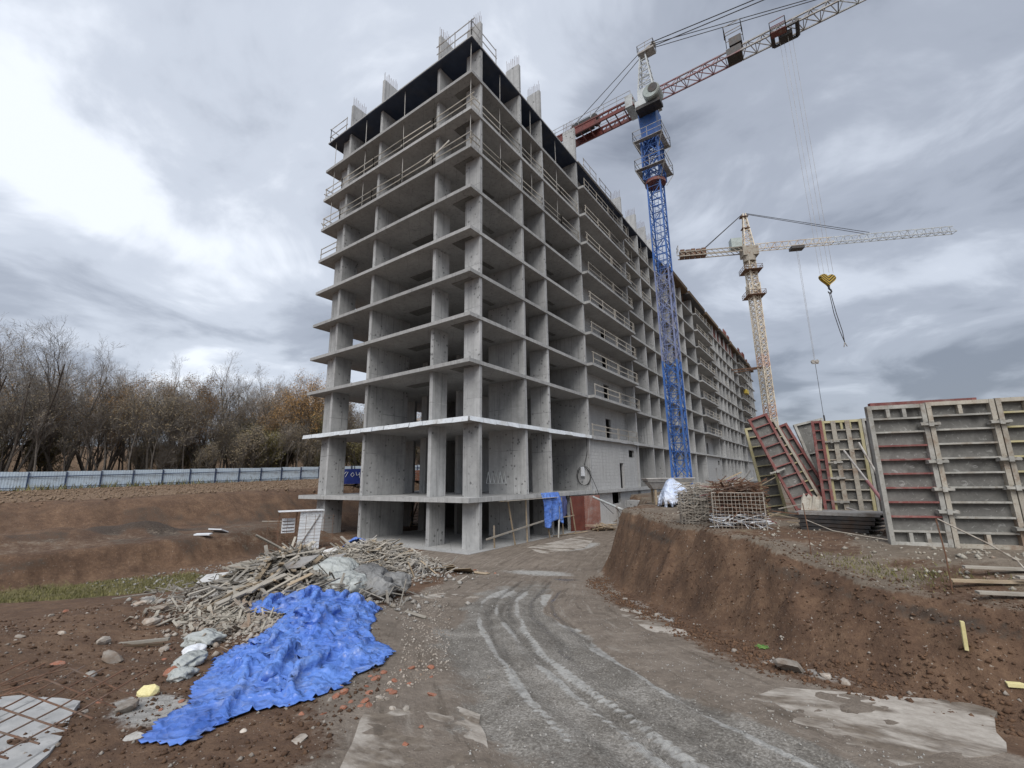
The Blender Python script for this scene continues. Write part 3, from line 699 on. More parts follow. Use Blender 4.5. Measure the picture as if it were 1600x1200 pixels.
# ---- far sections: forms and beams still standing on the top floor
for k in range(7):
    y0 = 44.2 + k * 12.4
    MB().box(-9, .45, y0, y0 + 11.9, ZS[10] - TH - .16, ZS[10] - TH - .004).build('formwork_deck', DARK_STEEL if k % 2 else WOOD_DARK, bld)
    MB().box(.12, .5, y0 + .3, y0 + 11.4, ZS[10] - TH - .1, ZS[10] + .25).build('edge_form', WOOD_DARK, bld)
y = 46
while y < 128:
    w = rnd.uniform(1.6, 3.4); h = rnd.uniform(.5, 1.1) if y < 84 else rnd.uniform(1.5, 2.8)
    d = rnd.uniform(.15, .7)
    if rnd.random() < (.35 if y < 88 else .9):
        m = rnd.choice([FORM_RED, BRICK_RED, DARK_STEEL, RUST_STEEL] if y > 86 else [CONC_DARK, DARK_STEEL])
        mb = MB(); mb.box(-d - .12, -d, y, y + w, ZS[10], ZS[10] + h)
        for q in range(int(w / .6) + 1): mb.box(-d, -d + .12, y + q * .6, y + q * .6 + .08, ZS[10], ZS[10] + h)
        mb.build('wall_form', m, bld)
    y += w + rnd.uniform(.2, 1.4)
for (y0, y1) in ((78, 86), (88, 100)):       # red wall forms in the top storey
    yy = y0
    while yy < y1:
        mb = MB(); mb.box(-.55, -.45, yy, yy + 1.5, ZS[9], ZS[9] + 2.6)
        for q in range(4): mb.box(-.45, -.33, yy + .04 + q * .46, yy + .12 + q * .46, ZS[9], ZS[9] + 2.6)
        mb.build('wall_form', FORM_RED, bld); yy += 1.75
MB().box(.1, .9, 108, 111, ZS[7] - 1.2, ZS[7] - .2).build('yellow_platform', YELLOW_PAINT, bld)
# cable, fuse box
mb = MB(); mb.box(-.9, -.62, 15.78, 15.98, ZS[0] + 1.2, ZS[0] + 2.0); mb.build('fuse_box', WHITE_PLASTIC, bld)
mb = MB(); pts = []
for k in range(49):
    t = k / 48; a = t * 4 * math.pi; r = .78 + .08 * math.sin(t * 9)
    pts.append((-1.3 + .62 + r * math.cos(a + 1.2) * .8, 15.93 - .02 * (k % 3), ZS[0] + 1.25 + r * math.sin(a + 1.2)))
mb.tube(pts, .022, 5)
mb.tube([(-.3, 15.95, ZS[1] - .3), (-.25, 15.9, ZS[0] + 3.3), (-.5, 15.85, ZS[0] + 2.3), (-.55, 15.9, ZS[0] + 1.9)], .022, 5)
mb.tube([(-.4, 15.9, ZS[0] + 1.9), (.1, 15.9, ZS[0] + 1.0), (.35, 16.2, ZS[0] + .1), (.5, 16.6, ZS[0] - 1.0), (1.2, 17.4, 1.0)], .022, 5)
tag(mb.build('power_cable', BLACK_RUBBER, bld), 'black cable coiled on the wall')
# cross-braced wire trestle seen on the ground floor
mb = MB(); x0 = -3.2
for k in range(5):
    mb.bar((x0 + k * .35, 5.6, ZS[0] + .75), (x0 + k * .35 + .175, 5.6, ZS[0] + 1.55), .03); mb.bar((x0 + k * .35 + .175, 5.6, ZS[0] + 1.55), (x0 + k * .35 + .35, 5.6, ZS[0] + .75), .03)
mb.bar((x0, 5.6, ZS[0] + .75), (x0 + 1.75, 5.6, ZS[0] + .75), .03); mb.build('wire_trestle', PALE_PAINT, bld)
# ------------------------------------------------------------------ tower cranes
def lattice_mast(w, h, rl, rb, style=0, inner=False):
    """one mast section standing on z = 0, centred"""
    mb = MB(); a = w / 2; C = [(-a, -a), (a, -a), (a, a), (-a, a)]
    for x, y in C: mb.bar((x, y, 0), (x, y, h), rl)
    for i in range(4):
        (x0, y0), (x1, y1) = C[i], C[(i + 1) % 4]
        n = 2
        for k in range(n):
            za, zb = h * k / n, h * (k + 1) / n; zm = (za + zb) / 2
            mb.bar((x0, y0, za), (x1, y1, za), rb)
            xm, ym = (x0 + x1) / 2, (y0 + y1) / 2
            if style == 0:
                mb.bar((x0, y0, za), (x1, y1, zb) if (k + i) % 2 else (x0, y0, zb), rb) if (k + i) % 2 else mb.bar((x1, y1, za), (x0, y0, zb), rb)
            else:
                mb.bar((x0, y0, za), (x1, y1, zb), rb); mb.bar((x1, y1, za), (x0, y0, zb), rb)
            if inner: mb.bar((x0, y0, zm), (x1, y1, zm), rb * .8)
    if inner:      # ladder
        for s in (-.18, .18): mb.bar((s, -a * .4, 0), (s, -a * .4, h), .04)
        for k in range(int(h / .4)): mb.bar((-.18, -a * .4, k * .4), (.18, -a * .4, k * .4), .03)
    return mb
def boom(mb, L, w, h, n, rc, rb, x0=0.0, tri=True):
    """lattice boom along +X, bottom chords at z = 0"""
    tops = [(0, h)] if tri else [(-w / 2, h), (w / 2, h)]
    for y in (-w / 2, w / 2): mb.bar((x0, y, 0), (x0 + L, y, 0), rc)
    for y, z in tops: mb.bar((x0, y, z), (x0 + L, y, z), rc)
    s = L / n
    for k in range(n + 1):
        x = x0 + k * s; mb.bar((x, -w / 2, 0), (x, w / 2, 0), rb)
        if k < n:
            mb.bar((x, -w / 2, 0), (x + s, w / 2, 0), rb)
            for y in (-w / 2, w / 2):
                ty, tz = (0, h) if tri else (y, h)
                mb.bar((x, y, 0), (x + s / 2, ty, tz), rb); mb.bar((x + s / 2, ty, tz), (x + s, y, 0), rb)
    return mb
def railing(mb, pts, h=1.05, r=.035, every=1.1, closed=False):
    P = [Vector(q) for q in pts] + ([Vector(pts[0])] if closed else [])
    for a, b in zip(P[:-1], P[1:]):
        n = max(1, int((b - a).length / every))
        for k in range(n + 1):
            q = a.lerp(b, k / n); mb.bar(q, q + Vector((0, 0, h)), r)
        for hh in (h * .5, h): mb.bar(a + Vector((0, 0, hh)), b + Vector((0, 0, hh)), r)

cr = thing('tower_crane', (6.75, 18.85, 2.55), 'blue lattice tower crane with red counter-jib beside the building', 'crane', 'tower cranes on the site')
SH = 2.82
secs = {m.name: lattice_mast(1.2, SH, .13, .055, 1, True).mesh('mast_section', m) for m in (BLUE_PAINT,)}
sec_f = lattice_mast(1.2, SH, .11, .05, 1, True).mesh('mast_section', BLUE_FADED)
sec_b = lattice_mast(1.2, SH, .12, .055, 0, True).mesh('mast_section', BLUE_PAINT)
for k in range(12):
    link('mast_section', secs[BLUE_PAINT.name] if k < 4 else (sec_f if k in (4, 5, 6) else sec_b), cr, (0, 0, k * SH))
MB().box(-1.8, 1.8, -1.8, 1.8, -.9, -.02).build('base_block', CONC_PALE, cr)
mb = lattice_mast(1.6, 4.6, .15, .08, 1, True); mb.build('climbing_cage', BLUE_PAINT, cr, loc=(0, 0, 29.0))
mb = MB(); a, b = .70, .88
mb.add([(-a, -a, 33.2), (a, -a, 33.2), (a, a, 33.2), (-a, a, 33.2), (-b, -b, 36.4), (b, -b, 36.4), (b, b, 36.4), (-b, b, 36.4)], [(3, 2, 1, 0), (4, 5, 6, 7), (0, 1, 5, 4), (1, 2, 6, 5), (2, 3, 7, 6), (3, 0, 4, 7)]); mb.build('slew_support', BLUE_PAINT, cr)
for zz, s in ((29.9, 1.38), (33.0, 1.38)):
    mb = MB(); o = s; i_ = .92
    for x0, x1, y0, y1 in ((-o, o, -o, -i_), (-o, o, i_, o), (-o, -i_, -i_, i_), (i_, o, -i_, i_)):
        n = 7
        for k in range(n):
            t0 = k / n
            if x1 - x0 > y1 - y0: mb.bar((x0, y0 + (y1 - y0) * t0, zz), (x1, y0 + (y1 - y0) * t0, zz), .05)
            else: mb.bar((x0 + (x1 - x0) * t0, y0, zz), (x0 + (x1 - x0) * t0, y1, zz), .05)
    railing(mb, [(-o, -o, zz), (o, -o, zz), (o, o, zz), (-o, o, zz)], 1.1, .04, 1.0, True)
    for x in (-1, 1):
        for y in (-1, 1): mb.bar((x * o, y * o, zz), (x * .82, y * .82, zz - 1.2), .06)
    mb.build('platform', GREY_STEEL, cr)
mb = MB(); mb.tube([(0, 0, 28.6), (0, 0, 28.9)], .95, 20); mb.build('red_collar', FORM_RED, cr)
MB().tube([(0, 0, 36.4), (0, 0, 36.9)], .95, 24).build('slewing_ring', PALE_PAINT, cr)
up = MB(); up.box(-1.1, 1.1, -.75, .75, 36.9, 37.9); up.box(-.8, .8, -.65, .65, 37.9, 39.15); up.build('turntable', PALE_PAINT, cr)
# cab: a rounded drum with a window
mb = MB(); mb.tube([(.95, -2.35, 36.9), (.95, -2.25, 36.9), (.95, -1.0, 36.9), (.95, -.9, 36.9)], [.70, .80, .80, .70], 24)
cb = mb.build('cab', CAB_GREEN, cr); MB().tube([(1.15, -2.39, 37.05), (1.15, -2.32, 37.05)], .45, 20).build('window', DARK_STEEL, cb)
MB().box(-.7, 1.6, -2.0, -.85, 35.75, 36.1).build('cab_floor', DARK_STEEL, cr)
# tower head
mb = MB(); ap = Vector((-.1, 0, 43.6))
for x, y in ((-.7, -.6), (-.7, .6), (.75, -.6), (.75, .6)): mb.bar((x, y, 39.1), ap + Vector((x * .35, y * .35, 0)), .12)
for k in range(1, 6):
    t = k / 6; z = 39.1 + (43.6 - 39.1) * t; f = 1 - .65 * t
    Q = [(-.7 * f, -.6 * f, z), (.75 * f, -.6 * f, z), (.75 * f, .6 * f, z), (-.7 * f, .6 * f, z)]
    for i in range(4): mb.bar(Q[i], Q[(i + 1) % 4], .06)
    for i in range(4): mb.bar(Q[i], (Q[(i + 1) % 4][0] * .9, Q[(i + 1) % 4][1] * .9, z - .75), .05)
mb.build('tower_head', PALE_PAINT, cr)
mb = MB(); mb.box(-.5, 1.1, -.5, .5, 43.5, 43.7); railing(mb, [(-.5, -.5, 43.7), (1.1, -.5, 43.7), (1.1, .5, 43.7), (-.5, .5, 43.7)], .8, .04, .8, True)
mb.tube([(.6, -.12, 44.0), (.6, .12, 44.0)], .35, 14); mb.tube([(1.0, -.12, 44.2), (1.0, .12, 44.2)], .25, 14); mb.build('head_sheaves', GREY_STEEL, cr)
# jib
JZ = 37.95
segs = [(1.2, 7.2, JIB_RED, 6), (8.4, 7.0, GREY_STEEL, 6), (15.4, 9, PALE_PAINT, 7), (24.4, 9, JIB_RED, 7), (33.4, 9, PALE_PAINT, 7)]
for x0, L, m, n in segs: boom(MB(), L - .02, 1.15, 1.05, n, .11, .055, x0).build('jib_section', m, cr, loc=(0, 0, JZ))
MB().box(7.3, 8.5, -.5, .5, JZ - .1, JZ + .85).box(7.6, 8.6, -.45, .45, JZ + 1.1, JZ + 1.9).build('hoist_box', DARK_STEEL, cr)
mb = MB(); railing(mb, [(7.3, -.5, JZ + 1.9), (8.7, -.5, JZ + 1.9), (8.7, .5, JZ + 1.9), (7.3, .5, JZ + 1.9)], 1.4, .05, .9, True); mb.build('hoist_frame', GREY_STEEL, cr)
TX = 11.73
mb = MB()
for y in (-.75, .75): mb.bar((TX - .9, y, JZ - .12), (TX + .9, y, JZ - .12), .16)
for x in (-.9, .9): mb.bar((TX + x, -.75, JZ - .12), (TX + x, .75, JZ - .12), .14); mb.tube([(TX + x, -.8, JZ), (TX + x, .8, JZ)], .16, 10)
mb.box(TX - .5, TX + .5, -.4, .4, JZ - .55, JZ - .15)
tr = mb.build('trolley', DARK_STEEL, cr)
mb = MB(); mb.box(TX - 1.0, TX + .1, -1.5, -.85, JZ - .75, JZ - .7); railing(mb, [(TX - 1.0, -1.5, JZ - .7), (TX + .1, -1.5, JZ - .7), (TX + .1, -.85, JZ - .7), (TX - 1.0, -.85, JZ - .7)], 1.0, .05, .7, True); mb.build('service_cage', FORM_RED, tr)
HK = 15.6
for x, y, xe in ((-.45, -.25, -.4), (-.15, .25, -.15), (.15, -.25, .15), (.45, .25, .4)):
    MB().tube([(TX + x, y, JZ - .3), (TX + xe, y * .5, HK + .45)], .013, 4).build('hoist_rope', GREY_STEEL, cr)
# heart-shaped hook block with hazard stripes, facing the jib's side
hk = bpy.data.objects.new('hook_block', None)
prof = []
for k in range(28):
    a = 2 * math.pi * k / 28; sx = 16 * math.sin(a) ** 3; sz = 13 * math.cos(a) - 5 * math.cos(2 * a) - 2 * math.cos(3 * a) - math.cos(4 * a)
    prof.append((sx * .040, sz * .032))
mb = MB(); n = len(prof)
mb.add([(x, -.12, z) for x, z in prof] + [(x, .12, z) for x, z in prof], [tuple(range(n)), tuple(reversed(range(n, 2 * n)))] + [(i, n + i, n + (i + 1) % n, (i + 1) % n) for i in range(n)])
g = G('hazard_stripes'); P = g.pos(obj=True); sxyz = g.n('ShaderNodeSeparateXYZ', {0: P}); nd_ = g.t.nodes[-1]
st = g.math('FRACT', g.math('MULTIPLY', g.math('ADD', g.math('ABSOLUTE', nd_.outputs[0]), g.math('MULTIPLY', nd_.outputs[2], -1.25)), 3.8))
HAZ = g.done(g.mix(g.math('GREATER_THAN', st, .5), (.45, .30, .035), (.02, .02, .02)), .6)
hb = mb.build('hook_block', HAZ, cr, loc=(TX, 0, HK)); hb.rotation_euler = (0, 0, YAW + .15)
mb = MB(); mb.tube([(0, 0, -.45), (0, 0, -.75)], .07, 8)
mb.tube([(0, 0, -.75), (.12, 0, -.82), (.16, 0, -.95), (.08, 0, -1.08), (-.08, 0, -1.06), (-.14, 0, -.95)], [.06, .06, .06, .055, .045, .03], 8); mb.build('hook', DARK_STEEL, hb)
for s in (-1, 1):
    mb = MB(); mb.tube([(s * .05, 0, -1.0), (.25 + s * .10, .1, -2.6), (.5 + s * .10, .1, -4.0), (.62, .1, -4.8)], .025, 5); mb.build('sling', DARK_STEEL, hb)
mb = MB(); mb.tube([(.62, .1, -4.8), (.5, .1, -5.15)], .03, 5); mb.tube([(.62, .1, -4.8), (.78, .1, -5.1)], .03, 5); mb.build('sling_hook', GREY_STEEL, hb)
# pendants
for z, xe, r in ((44.1, 16.5, .035), (44.3, 30.5, .045)):
    for y in (-.25, .25): MB().tube([(.9, y, z), (xe, y * .4, JZ + 1.05)], r, 5).build('pendant', DARK_STEEL, cr)
for y in (-.5, .5): MB().tube([(-.4, y * .5, 43.8), (-8.4, y * 1.2, JZ + .8)], .035, 5).build('pendant', DARK_STEEL, cr)
# counter jib
mb = MB()
for y in (-.85, .85):
    for z in (0, .75): mb.bar((-1.2, y, JZ - .3 + z), (-12, y, JZ - .3 + z), .16)
    for k in range(11):
        mb.bar((-1.2 - k * .98, y, JZ - .3), (-1.2 - (k + .5) * .98, y, JZ + .45), .08); mb.bar((-1.2 - (k + .5) * .98, y, JZ + .45), (-1.2 - (k + 1) * .98, y, JZ - .3), .08)
    mb.box(-12, -1.2, y - .03, y + .03, JZ - .3, JZ + .05)
    mb.box(-12, -5.2, y - .025, y + .025, JZ + .05, JZ + .45)
for k in range(12): mb.bar((-1.2 - k * .98, -.85, JZ - .3), (-1.2 - k * .98, .85, JZ - .3), .1)
cj = mb.build('counter_jib', RED_PAINT, cr)
mb = MB(); railing(mb, [(-1.4, -.95, JZ + .5), (-11.5, -.95, JZ + .5)], .9, .035, 1.4); railing(mb, [(-1.4, .95, JZ + .5), (-11.5, .95, JZ + .5)], .9, .035, 1.4); mb.build('railing', GREY_STEEL, cj)
mb = MB(); mb.box(-8.2, -6.0, -.6, .6, JZ + .5, JZ + 1.2); mb.tube([(-5.6, -.5, JZ + .95), (-5.6, .5, JZ + .95)], .42, 16); mb.build('winch', DARK_STEEL, cj)
MB().box(-2.0, -1.25, -1.0, 1.0, JZ - .4, JZ + .95).build('machine_box', PALE_PAINT, cj)
for k in range(3): MB().box(-11.9 + k * .75, -11.25 + k * .75, -.8, .8, JZ - 1.4, JZ + .3).build('ballast_block', CONC_PALE, cr)

# ---- second crane, cream, tied to the far end of the building
c2 = thing('tower_crane', (6.6, 94.8, 2.4), 'distant cream lattice tower crane with rusty counter-jib near the far end of the building', 'crane', 'tower cranes on the site', math.atan2(26.2, 53.6))
s2 = lattice_mast(1.75, 2.9, .2, .11, 1, True); rot = math.radians(20)
s2m = s2.mesh('mast_section', CREAM_PAINT); s2r = s2.mesh('mast_section', plain('orange_cream_paint', (.50, .36, .28), (.62, .50, .42), .6, .6, dirt=(.35, .16, .10)))
for k in range(18): link('mast_section', s2r if k in (5, 9) else s2m, c2, (0, 0, k * 2.9), (0, 0, rot))
cm2 = lattice_mast(2.3, 3.0, .2, .14, 1); cm2.build('climbing_cage', CREAM_PAINT, c2, loc=(0, 0, 43.4))
for zz in (43.2, 49.6):
    mb = MB(); mb.box(-2.0, 2.0, -2.0, 2.0, zz, zz + .12); railing(mb, [(-2, -2, zz), (2, -2, zz), (2, 2, zz), (-2, 2, zz)], 1.1, .07, 1.3, True); mb.build('platform', RUST_STEEL, c2)
mb = MB(); mb.tube([(0, 0, 52.2), (0, 0, 53.6)], 1.4, 16); mb.box(-1.6, 1.9, -1.3, 1.3, 53.6, 55.9); mb.build('turntable', FORM_CREAM, c2)
MB().box(-3.9, -1.5, -1.0, .9, 56.0, 58.4).build('winch_house', CAB_GREEN, c2)
mb = MB(); ap = (.1, 0, 65.2)
for x, y in ((-.9, -.8), (-.9, .8), (1.3, -.8), (1.3, .8)): mb.bar((x, y, 55.9), (ap[0] + x * .25, ap[1] + y * .25, 65.2), .2)
for k in range(1, 8):
    t = k / 8; z = 55.9 + 9.3 * t; f = 1 - .75 * t; Q = [(-.9 * f, -.8 * f, z), (1.3 * f, -.8 * f, z), (1.3 * f, .8 * f, z), (-.9 * f, .8 * f, z)]
    for i in range(4): mb.bar(Q[i], Q[(i + 1) % 4], .10); mb.bar(Q[i], (Q[(i + 1) % 4][0] * 1.05, Q[(i + 1) % 4][1] * 1.05, z - 1.1), .09)
th = mb.build('tower_head', CREAM_PAINT, c2)
for zz in (61, 64.2): MB().box(-.9, .9, -.7, .7, zz, zz + .12).build('head_platform', RUST_STEEL, th)
for k in range(5): boom(MB(), 8.35, 1.4, 1.6, 5, .14, .075, 1.9 + k * 8.4).build('jib_section', PALE_PAINT if k > 1 else CREAM_PAINT, c2, loc=(0, 0, 55.2))
mb = MB(); mb.box(9.4, 12.2, -.9, .9, 54.4, 55.1); mb.build('trolley', DARK_STEEL, c2)
mb = MB()
for y in (-.9, .9):
    for z in (0, 1.1): mb.bar((-1.6, y, 54.9 + z), (-16.2, y, 54.9 + z), .2)
    for k in range(12): mb.bar((-1.6 - k * 1.2, y, 54.9), (-1.6 - (k + 1) * 1.2, y, 56.0), .1)
mb.build('counter_jib', FORM_CREAM, c2)
for k in range(5): MB().box(-15.8 + k * 1.25, -14.8 + k * 1.25, -.85, .85, 54.7, 56.7 - .15 * (k % 2)).build('ballast_block', RUST_STEEL, c2)
mb = MB(); railing(mb, [(-16.3, -1, 56), (-16.3, 1, 56)], 1.8, .1, 1); mb.build('end_rail', GREY_STEEL, c2)
for x0, z0, x1, z1 in ((.3, 65.2, 26.5, 56.9), (-.1, 65.2, -10.8, 56.1)):
    for y in (-.4, .4): MB().tube([(x0, y * .4, z0), (x1, y, z1)], .07, 5).build('pendant', DARK_STEEL, c2)
for y in (-.3, .3): MB().tube([(10.8, y, 54.4), (10.8, y * .6, 27.2)], .03, 4).build('hoist_rope', GREY_STEEL, c2)
mb = MB(); mb.box(10.1, 11.5, -.12, .12, 26.2, 26.7); mb.tube([(10.4, -.2, 26.75), (10.4, .2, 26.75)], .4, 12); mb.tube([(11.2, -.2, 26.75), (11.2, .2, 26.75)], .4, 12); mb.build('hook_block', GREY_STEEL, c2)
MB().tube([(10.8, 0, 26.2), (10.8, 0, 14.5)], .05, 5).build('sling', DARK_STEEL, c2)
MB().tube([(10.85, 0, 14.5), (10.95, 0, 8.0)], .16, 8).build('hanging_load', DARK_STEEL, c2)
# wall tie between mast and building (in world axes: parent keeps the crane's rotation, so undo it)
mb = MB(); R_ = Matrix.Rotation(-c2.rotation_euler[2], 3, 'Z')
for y in (-1.6, 1.6): mb.bar(R_ @ Vector((0, y * .4, 26.0)), R_ @ Vector((-6.5, y, 26.0)), .22)
mb.bar(R_ @ Vector((-6.5, -1.6, 26.0)), R_ @ Vector((0, .6, 26.0)), .18); mb.build('wall_tie', RUST_STEEL, c2)
# ------------------------------------------------------------------ fence along the wood
fe = thing('site_fence', (-55, 0, 3.5), 'long pale blue sheet fence with dark posts in front of the wood', 'fence')
def fpt(y): x = -55.6 + .075 * (y + 12) * (y < 23) + (2.6 + .04 * (y - 23)) * (y >= 23); return x, y
ys = list(np.arange(-46, 96, 3.0))
def corrug(L, h, amp=.012, pitch=.22):
    mb = MB(); n = int(L / pitch) * 4; vs = []
    for i in range(n + 1):
        a = [0, 0, 1, 1][i % 4]; vs += [(a * amp, L * i / n, 0), (a * amp, L * i / n, h)]
    mb.add(vs, [(2 * i, 2 * i + 2, 2 * i + 3, 2 * i + 1) for i in range(n)]); return mb
pm = corrug(3.0, 2.0).mesh('fence_panel', FENCE_SHEET)
postm = MB().box(-.01, .09, -.05, .05, -.4, 1.95).mesh('post', FENCE_POST)
for a, b in zip(ys[:-1], ys[1:]):
    (x0, y0), (x1, y1) = fpt(a), fpt(b); z0, z1 = H(x0, y0) + .05, H(x1, y1) + .05
    L = math.hypot(x1 - x0, y1 - y0); o = link('fence_panel', pm, fe); o.parent = fe
    M_ = Matrix(((1, (x1 - x0) / 3.0, 0, x0), (0, (y1 - y0) / 3.0, 0, y0), (0, (z1 - z0) / 3.0, 1, z0), (0, 0, 0, 1)))
    o.matrix_world = Matrix.Translation((-fe.location[0], -fe.location[1], -fe.location[2])) @ M_ if False else M_
    o.matrix_parent_inverse = Matrix.Translation(fe.location).inverted(); 
    link('post', postm, fe, (x0 + .06 - fe.location[0], y0 - fe.location[1], z0 - fe.location[2]))
    mb = MB(); mb.bar((x0 + .1, y0, z0 + 1.45), (x1 + .1, y1, z1 + 1.45), .06, .09); mb.bar((x0 + .1, y0, z0 + .25), (x1 + .1, y1, z1 + .25), .06, .07)
    r = mb.build('rail', FENCE_POST, fe); r.matrix_parent_inverse = Matrix.Translation(fe.location).inverted()

# ------------------------------------------------------------------ bare autumn trees
def grow_tree(seed, h, lean=0.0, leafy=0.0, forks=1, spread=1.0, low=.3):
    """returns (trunk builder, twig builder, leaf builder) of a tree about h tall standing at the origin"""
    R = random.Random(seed); T, K, Lf = MB(), MB(), MB(); tips = []
    def limb(p, d, L, r, lev):
        n = 5 if lev < 2 else 3; pts = [p]; rs = [r]; q = p.copy(); dd = d.copy()
        for i in range(n):
            dd = (dd + Vector((R.gauss(0, .10 + .05 * lev), R.gauss(0, .10 + .05 * lev), R.gauss(.05, .05)))).normalized()
            q = q + dd * (L / n); pts.append(q.copy()); rs.append(max(.008, r * (1 - .62 * (i + 1) / n)))
        tgt = T if lev < 3 else K
        tgt.tube(pts, rs, 6 if lev == 0 else (4 if lev < 3 else 3), False)
        if lev >= 4:
            tips.append((pts[-1], dd)); tips.append((pts[1], dd)); return
        if lev == 3:
            tips.append((pts[-1], dd))
        m = {0: R.randint(7, 10), 1: R.randint(5, 7), 2: R.randint(4, 6), 3: R.randint(3, 5)}[lev]
        for j in range(m):
            t = (low if lev == 0 else .22) + (1 - (low if lev == 0 else .22)) * (j + R.random()) / m
            f = t * n; i = min(n - 1, int(f)); b = pts[i].lerp(pts[i + 1], f - i); rr = rs[i] + (rs[i + 1] - rs[i]) * (f - i)
            a = R.uniform(0, 2 * math.pi); tilt = R.uniform(.45, .85) * spread if lev else R.uniform(.35, .75) * spread
            ax = dd.orthogonal().normalized(); ax.rotate(Quaternion(dd, a)); c = dd.copy(); c.rotate(Quaternion(ax, tilt))
            c = (c + Vector((0, 0, .18))).normalized()
            limb(b, c, L * R.uniform(.38, .6) * (1.15 - .55 * t if lev == 0 else 1), max(.008, rr * R.uniform(.45, .62)), lev + 1)
    for k in range(forks):
        d = Vector((lean + R.gauss(0, .06) + (.22 * math.cos(k * 2.6) if forks > 1 else 0), R.gauss(0, .06) + (.22 * math.sin(k * 2.6) if forks > 1 else 0), 1)).normalized()
        limb(Vector((0, 0, -.3)), d, h * R.uniform(.78, .92), .011 * h * (.8 if forks > 1 else 1) + .03, 0)
    if leafy > 0:
        for p, d in tips:
            for _ in range(3):
                if R.random() > leafy: continue
                c = p + Vector((R.gauss(0, .35), R.gauss(0, .35), R.gauss(0, .3))); s = R.uniform(.06, .12)
                a = Vector((R.gauss(0, 1), R.gauss(0, 1), R.gauss(0, 1))).normalized(); b = a.orthogonal().normalized()
                Lf.add([c - a * s, c + b * s * .6, c + a * s, c - b * s * .6], [(0, 1, 2, 3)])
    return T, K, Lf
def make_proto(seed, h, leaf, leafmat_, **kw):
    T, K, Lf = grow_tree(seed, h, leafy=leaf, **kw)
    tm = T.mesh('trunk', BARK, True); v0 = len(K.v); nf = len(K.f)
    K.add(Lf.v, Lf.f); km = K.mesh('crown', TWIG)
    if leafmat_:
        km.materials.append(leafmat_); mi = np.zeros(len(km.polygons), np.int32); mi[nf:] = 1; km.polygons.foreach_set('material_index', mi); km.update()
    return tm, km
PROTO = {
    'bare_tall': make_proto(1, 20, 0, None, forks=2, spread=1.0, low=.22), 'bare_fork': make_proto(2, 17, .06, LEAF_BROWN, forks=3, spread=1.0, low=.2), 'bare_thin': make_proto(3, 16, .1, LEAF_BROWN, spread=.8, low=.35),
    'lean_dark': make_proto(4, 15, .05, LEAF_BROWN, lean=.25, spread=1.1, low=.3), 'orange': make_proto(5, 14.5, .5, LEAF_ORANGE, forks=2, spread=1.0, low=.25), 'brown': make_proto(6, 13.5, .13, LEAF_BROWN, forks=2, spread=1.05, low=.2),
    'yellow': make_proto(8, 11, .5, LEAF_GREEN, forks=2, spread=1.1, low=.12), 'sapling': make_proto(12, 9.5, .10, LEAF_BROWN, spread=.6, low=.42), 'bush_brown': make_proto(9, 6.8, .09, LEAF_BROWN, forks=5, spread=.75, low=.12), 'bush_green': make_proto(10, 6.2, .18, LEAF_GREEN, forks=5, spread=.8, low=.1)}
TL = {'bare_tall': 'tall bare grey tree rising above the wood behind the fence', 'bare_fork': 'bare forked tree in the wood behind the fence', 'bare_thin': 'slender straight tree with few leaves in the wood',
      'lean_dark': 'dark leaning bare tree in the wood behind the fence', 'orange': 'tree with orange-brown leaves in the wood behind the fence', 'brown': 'tree with dull brown leaves in the wood behind the fence',
      'yellow': 'low tree with yellow-green leaves in the wood behind the fence', 'sapling': 'thin upright sapling with few leaves in the wood', 'bush_brown': 'brown leafy undergrowth bush behind the fence', 'bush_green': 'yellow-green undergrowth bush behind the fence'}
ORD = 'first second third fourth fifth sixth seventh eighth ninth tenth eleventh twelfth'.split()
def tree_label(kind, x, y):
    what = TL[kind].split(' in the wood')[0].split(' behind')[0].split(' rising')[0]
    t = (-55.0 - CAM[0]) / (x - CAM[0]); yf = CAM[1] + (y - CAM[1]) * t          # where the line of sight crosses the fence
    k = int(math.floor((yf + 12.0) / 3.0))
    row = 'just' if x > -64.5 else 'well'
    if k < 0: return what + ' ' + row + ' behind the fence outside the left picture edge'
    if k < 12: return what + ' ' + row + ' behind the ' + ORD[k] + ' fence panel from the left'
    return what + ' ' + row + ' behind the fence, seen through the building columns'
def plant_tree(kind, x, y, s=1.0):
    base = 'shrub' if kind.startswith('bush') else 'tree'
    t = thing({'orange': 'orange_tree', 'brown': 'brown_tree', 'yellow': 'yellow_tree'}.get(kind, 'bare_' + base if base == 'tree' else 'woodland_shrub'), (x, y, H(x, y) - .1), tree_label(kind, x, y), base, {'bush_brown': 'brown undergrowth', 'bush_green': 'green undergrowth'}.get(kind, 'wood: ' + kind.replace('_', ' ') + ' trees'), rnd.uniform(0, 6.28))
    t.scale = (s, s, s * rnd.uniform(.95, 1.08))
    tm, km = PROTO[kind]; link('trunk', tm, t); link('crown', km, t)
tr_rnd = random.Random(31)
